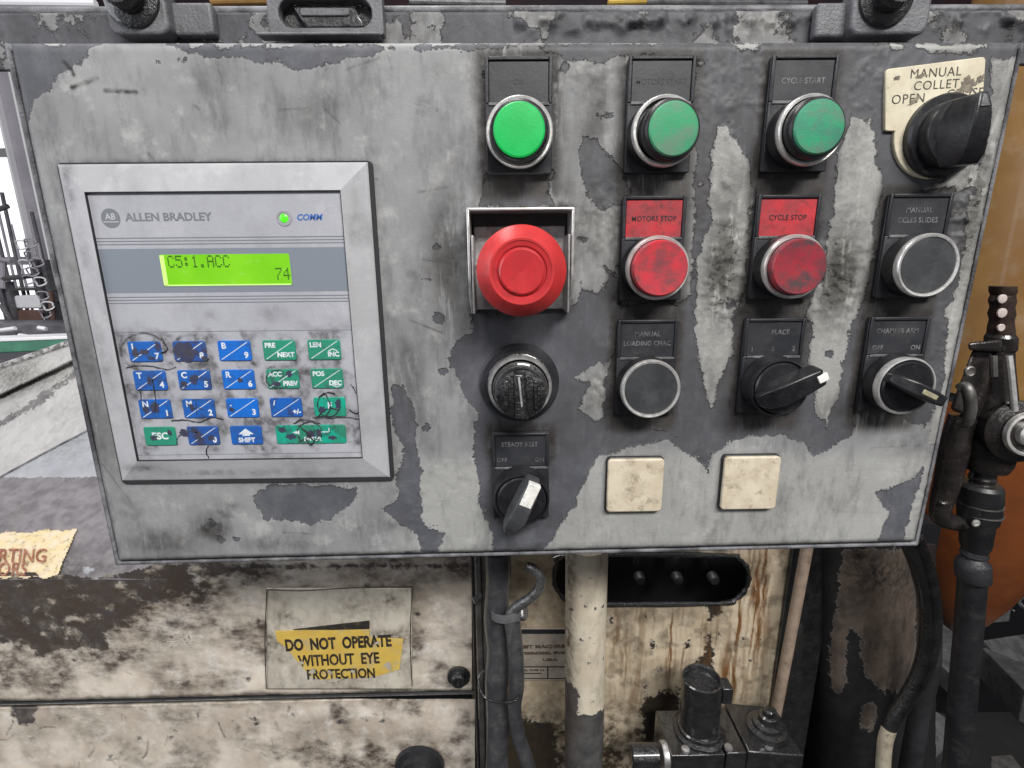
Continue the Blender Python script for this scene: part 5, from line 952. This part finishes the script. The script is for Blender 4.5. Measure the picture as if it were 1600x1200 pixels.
sheet2('drum_shell', 1255, 1462, 850, 1240, lambda X, Y: 128+55*np.abs((X-1350)/105)**2.4, M['drum'], 2.2, drf, dr, thick=3, bump_=lambda X, Z, PX, PY: -(fbm(X, Z, 14, 4)-.4)*2)
hs = empty('curved_hose', tuple(P(1382, 1200, 90)), label='black curved hose with a cream lower end running down the side of the drum', cat='hose')
tubepx('hose_body', [(1422, 840, 92), (1440, 885, 92), (1452, 940, 92), (1452, 1000, 92), (1440, 1050, 92), (1416, 1092, 92), (1394, 1125, 92), (1386, 1145, 92)], [7.5, 7.5, 7.2, 6.8, 6.2, 5.5, 5.2, 5.2], M['oil'], hs, 22, 8)
tubepx('hose_end', [(1389, 1138, 91), (1383, 1160, 91), (1380, 1195, 91), (1378, 1240, 91)], 5.0, M['creamend'], hs, 20, 6)
tubepx('hose_body', [(1464, 955, 110), (1456, 1040, 110), (1436, 1120, 110), (1415, 1240, 110)], [3, 6, 7, 8], M['dkmetal'], hs, 16, 8)
# ---- oily valve block
vb = empty('valve_block', tuple(P(1140, 1195, 90)), label='oily black valve block with an upright round solenoid at the bottom edge', cat='valve block')
def topz(py, Y): return P(1100, py, Y).z
zt = topz(1178, 85)
def blk(name, xa, xb, Ya, Yb, z1, z0=-480, bev=1.2, mat='oil'):
    obj(name, MB().box(XZ(xa, 1178, Ya)[0], XZ(xb, 1178, Ya)[0], Ya, Yb, z0, z1), M[mat], vb, bevel=bev, seg=3)
blk('solenoid_base', 1048, 1134, 84, 124, zt); blk('middle_block', 1136, 1168, 84, 124, zt+1.5); 
obj('side_block', MB().prism([(XZ(1169, 1178, 84)[0], zt+2.5), (XZ(1169, 1178, 84)[0], -480), (XZ(1258, 1178, 84)[0], -480), (XZ(1258, 1178, 84)[0], zt-2.5)], 84, 128), M['oil'], vb, bevel=1.5, seg=3)
cs = Vector((XZ(1090, 1160, 104)[0], 104, zt))
obj('solenoid_flange', MB().lathe([(19.5, 0), (19.5, 2.2), (18, 3), (17, 3.6), (16.4, 6), (15, 6.6)], c=tuple(cs), ax=(0, 0, 1), n=40, wob=lambda w, r: 1+.02*math.sin(5*w)), M['oil'], vb)
zs = P(1092, 1066, 100).z
obj('solenoid', MB().lathe([(14.2, 2), (14.6, 20), (15.0, zs-cs.z-3), (14.5, zs-cs.z), (13.2, zs-cs.z+.4), (12.4, zs-cs.z-1.0), (11.8, zs-cs.z-4), (.3, zs-cs.z-4.5)], c=tuple(cs), ax=(-.03, 0, 1), n=44, wob=lambda w, r: 1+.015*math.sin(3*w+1)), M['oil'], vb, angle=25)
obj('connector', MB().box(cs.x+11, cs.x+19, 94, 106, zs-15, zs-1), M['oil'], vb, bevel=1.2, seg=3)
obj('small_bolt', MB().lathe([(3.2, 0), (3, 2), (.3, 2.3)], c=(cs.x-16, 88, zt), ax=(0, 0, 1), n=12), M['steel'], vb); obj('small_bolt', MB().lathe([(3.2, 0), (3, 2), (.3, 2.3)], c=(cs.x+16.5, 88, zt+1), ax=(0, 0, 1), n=12), M['steel'], vb)
cx_ = XZ(1196, 1150, 104)[0]; obj('boss', MB().lathe([(15, -2), (14.6, 2), (11, 3), (10.5, 6), (7, 7), (6.6, 12), (4.5, 13), (4.2, 17), (3, 18), (.3, 18)], c=(cx_, 104, zt+2), ax=(0, 0, 1), n=36), M['oil'], vb)
q = P(1010, 1180, 84); obj('side_fitting', MB().lathe([(7, -12), (8.2, -11), (8.2, 8), (7, 9)], c=tuple(q), ax=(1, 0, 0), n=28), M['oil'], vb); obj('fitting_collar', MB().lathe([(9, 0), (9.5, 1), (9.5, 4), (8, 5)], c=tuple(q+Vector((11, 0, 0))), ax=(1, 0, 0), n=24), M['steel'], vb)
# ---- orange cover at the right
oc = empty('orange_cover', tuple(P(1520, 980, 330)), label='large glossy rounded cover, ochre above and orange below, behind the right edge', cat='machine cover')
ctr = P(1513, 900, 330); k = 550/800*1.05
prof = [(990, 0), (978, 20), (955, 40), (920, 60), (880, 77), (830, 95), (760, 112), (690, 122), (618, 128)]
obj('lower_cover', MB().lathe([(max(r*k, .3), P(1513, py, 330).z-ctr.z) for py, r in prof], c=tuple(ctr), ax=(0, 0, 1), n=96), M['orange'], oc, angle=60)
obj('cover_joint', MB().lathe([(127*k, P(1513, 620, 330).z-ctr.z), (124*k, P(1513, 604, 330).z-ctr.z)], c=tuple(ctr), ax=(0, 0, 1), n=96), M['void'], oc)
obj('upper_cover', MB().lathe([(129*k, P(1513, 604, 330).z-ctr.z), (131*k, P(1513, 560, 330).z-ctr.z), (133*k, P(1513, 300, 330).z-ctr.z), (133*k, P(1513, -200, 330).z-ctr.z)], c=tuple(ctr), ax=(0, 0, 1), n=96), M['ochre'], oc, angle=60)
# ---- black coolant valve at the right edge
cv = empty('coolant_valve', tuple(P(1520, 870, 55)), label='black valve with perforated nozzle and side coupling beside the right edge of the panel', cat='valve')
Yv = 55; kv = 275/800*1.04
def ax_lathe(name, pts, mat, n=32, ang=30):        # pts: (px centre, py, half width px) along a leaning axis
    b = MB(); c0 = P(pts[0][0], pts[0][1], Yv); rings = []
    for cx, cy, hw in pts:
        c = P(cx, cy, Yv); rings.append((c, hw*kv))
    v = []; 
    for c, r in rings: v += [(c.x+r*math.cos(2*math.pi*j/n), c.y+r*math.sin(2*math.pi*j/n), c.z) for j in range(n)]
    f = [(i*n+j, i*n+(j+1) % n, (i+1)*n+(j+1) % n, (i+1)*n+j) for i in range(len(rings)-1) for j in range(n)]+[tuple(range(n)), tuple(reversed(range((len(rings)-1)*n, len(rings)*n)))]
    f = [tuple(reversed(q)) for q in f]
    return obj(name, b.add(v, f), mat, cv, angle=ang)
M['valve'] = dirty('black_valve_metal', (.012, .010, .010), (.024, .020, .019), .24, amt=.35, dirt=(.10, .085, .075), mm=7, bump=.3, fine=2, coat=.4, rv=.14)
M['nozzle'] = dirty('brown_nozzle_metal', (.075, .05, .042), (.05, .035, .03), .32, metal=.5, amt=.4, mm=5, bump=.2)
ax_lathe('nozzle', [(1567, 447, 16), (1567, 455, 16.5), (1567, 461, 14.5), (1566, 470, 16.5), (1566, 480, 14.5), (1565, 490, 16.5), (1565, 500, 14.5), (1564, 510, 16), (1564, 522, 17)], M['nozzle'])
for px, py, r in ((1566.5, 467, 6.5), (1566, 489, 7.0), (1564.5, 512, 5.5)):
    q = P(px, py, Yv-16.2*kv); obj('nozzle_hole', MB().lathe([(r*kv, 0), (r*kv, .8), (r*kv*.85, 1.0), (.1, .9)], c=tuple(q+Vector((0, .6, 0))), n=24), M['whitehole'] if 'whitehole' in M else M.setdefault('whitehole', simple('pale_hole', (.52, .44, .42), .5)), cv)
ax_lathe('nozzle_collar', [(1564, 522, 17), (1564, 527, 20), (1563, 545, 20), (1562, 550, 17)], M['valve'])
obj('arm', MB().hexa([P(1512, 535, 44), P(1514, 548, 44), P(1566, 550, 44), P(1566, 530, 44)], [P(1512, 535, 60), P(1514, 548, 60), P(1566, 550, 60), P(1566, 530, 60)]), M['valve'], cv, bevel=1.5, seg=3)
ax_lathe('body', [(1562, 548, 18), (1560, 570, 20), (1556, 610, 26), (1548, 650, 36), (1543, 690, 40), (1541, 722, 34), (1538, 732, 30), (1537, 736, 16)], M['valve'])
obj('web', MB().hexa([P(1520, 545, 50), P(1484, 640, 50), P(1540, 660, 50), P(1552, 548, 50)], [P(1520, 545, 62), P(1484, 640, 62), P(1540, 660, 62), P(1552, 548, 62)]), M['valve'], cv, bevel=2, seg=3)
ax_lathe('neck', [(1538, 732, 17), (1536, 742, 17), (1535, 746, 19), (1534, 753, 16), (1533, 757, 18)], M['valve'])
ax_lathe('coupling', [(1533, 755, 26), (1532, 760, 30), (1531, 780, 30.5), (1530, 783, 29.5), (1530, 797, 30), (1529, 799, 29), (1528, 812, 28), (1527, 818, 24), (1524, 850, 22), (1523, 860, 18)], M['hose'])
for py in (786, 800): q = P(1531, py, Yv); obj('coupling_band', MB().lathe([(30.6*kv, -.4), (30.9*kv, 0), (30.6*kv, .4), (29*kv, .5), (29*kv, -.5)], c=tuple(q), ax=(0, 0, 1), n=40), M['rib'], cv)
q = P(1524, 817, Yv-27*kv); obj('screw', MB().lathe([(2.2, 0), (2.1, .9), (1.2, 1.2), (.9, .7), (.1, .7)], c=tuple(q), n=20), M['ring'], cv)
ax_lathe('hose_fitting', [(1523, 855, 17), (1522, 866, 20), (1521, 870, 16), (1521, 878, 24), (1520, 886, 25.5), (1520, 902, 25.5), (1519, 905, 23)], M['dkmetal'])
q = P(1598, 676, 38); obj('side_coupling', MB().lathe([(15, -16), (17, -12), (17, -2), (12.2, 2), (12.2, 3)], c=tuple(q), ax=(-.15, -1, .1), n=40), M['valve'], cv)
obj('coupling_ring', MB().lathe([(9.8, 0), (10, 3.4), (10.4, 3.8), (11.6, 3.6), (12, 2.6), (12, 0)], c=tuple(q+Vector((-.3, -2, .2))), ax=(-.15, -1, .1), n=48), M['ring'], cv)
obj('coupling_core', MB().lathe([(6, 0), (6, 4.5), (4.5, 6), (.2, 6.2)], c=tuple(q+Vector((-.3, -2, .2))), ax=(-.15, -1, .1), n=32), M['ring'], cv)
tubepx('lever', [(1576, 556, 44), (1580, 590, 42), (1585, 642, 40)], 1.7, M['ring'], cv, 10, 4)
tubepx('lever', [(1552, 556, 44), (1553, 588, 43)], 1.8, M['rib'], cv, 10, 0)
for px, py, r in ((1514, 580, 2.3),): q = P(px, py, 42); obj('rivet', MB().lathe([(r+.7, 0), (r+.6, 1), (r, 1.4), (r-.8, 1), (.1, .9)], c=tuple(q), n=20), M['rib'], cv)
tubepx('link', [(1497, 608, 42), (1508, 604, 40), (1514, 616, 38), (1516, 640, 38), (1511, 660, 40), (1499, 662, 44)], [2.2, 2.8, 3.0, 2.8, 2.6, 2.2], M['rib'], cv, 14, 6)
tubepx('side_pipe', [(1506, 650, 56), (1492, 700, 56), (1480, 755, 56), (1470, 792, 56), (1472, 808, 56), (1490, 816, 56), (1512, 818, 56)], [7, 7.5, 6.5, 5.5, 5.5, 4.8, 4.5], M['valve'], cv, 20, 7)
tubepx('pipe_ring', [(1466, 783, 56), (1471, 786, 50), (1478, 786, 50), (1483, 784, 56)], .8, M['rib'], cv, 8, 4)
props(tubepx('thick_hose', [(1520, 898, 57), (1512, 1000, 57), (1503, 1100, 57), (1492, 1240, 57)], [7.4, 7.5, 7.7, 8.0], M['hose'], None, 32, 8), 'thick straight black hose hanging down from the black valve at right', 'hose')
# ---- steelwork, lower right background
def beam(name, quad, Y0, d, mat, label, cat='beam', grp=None):
    fr = [P(a, b, Y0) for a, b in quad]; o = obj(name, MB().hexa(fr, [p+Vector((0, d, 0)) for p in fr]), mat, bevel=2); props(o, label, cat, grp); return o
def slab(name, q, mat, label, cat, th=12):          # quad given with a depth for every corner, real thickness downwards
    fr = [P(*p) for p in q]; o = obj(name, MB().hexa(fr, [p-Vector((0, 0, th)) for p in fr]), mat, bevel=1.5); props(o, label, cat); return o
slab('steel_beam', [(1530, 1008, 420), (1602, 1080, 300), (1660, 1110, 270), (1660, 1060, 330)][::-1], M['gmetal'], 'grey steel beam running off the right edge behind the thick hose', 'beam', 45)
slab('steel_beam', [(1440, 1010, 400), (1496, 1062, 330), (1490, 985, 470), (1450, 960, 520)][::-1], M['gmetal'], 'grey steel bracket glimpsed between the hose and the thick black hose', 'beam', 30)
slab('floor_plate', [(1410, 1080, 420), (1478, 1120, 360), (1480, 1165, 330), (1410, 1240, 260)][::-1], M['gmetal'], 'pale scuffed steel plate between the curved hose and the thick hose', 'steel plate', 20)
slab('floor_plate', [(1536, 1000, 560), (1600, 990, 600), (1660, 1060, 520), (1640, 1110, 450)][::-1], M['gmetal'], 'pale scuffed steel plate above the beam at the right edge', 'steel plate', 10)
slab('floor_plate', [(1548, 1180, 240), (1580, 1178, 250), (1610, 1215, 215), (1548, 1230, 205)][::-1], M['rib'], 'small grey plate at the bottom right corner', 'steel plate', 6)
beam('steel_block', [(1536, 975), (1548, 940), (1582, 938), (1578, 972)], 430, 60, M['gmetal'], 'grey steel block beside the lower tip of the orange cover', 'block')
b = MB(); random.seed(9)
for i in range(46):
    p = P(random.uniform(1550, 1650), random.uniform(870, 950), random.uniform(560, 680)); a = random.uniform(-.3, .8); r = random.uniform(5, 9)
    b.tube([tuple(p+Vector((w*4*math.cos(a), r*math.cos(w*1.5), w*4*math.sin(a)+r*math.sin(w*1.5)))) for w in np.arange(-6, 6, .55)], 1.5, 5)
props(obj('metal_chips', b, M['gmetal']), 'heap of curled metal chips behind the orange cover', 'metal chips', kind='stuff')
props(obj('dark_machine_base', MB().box(P(1400, 900, 700).x, P(1750, 900, 700).x+200, 700, 760, -990, P(0, 840, 700).z), M['void']), 'black machine base far behind the thick hose', 'machine base')
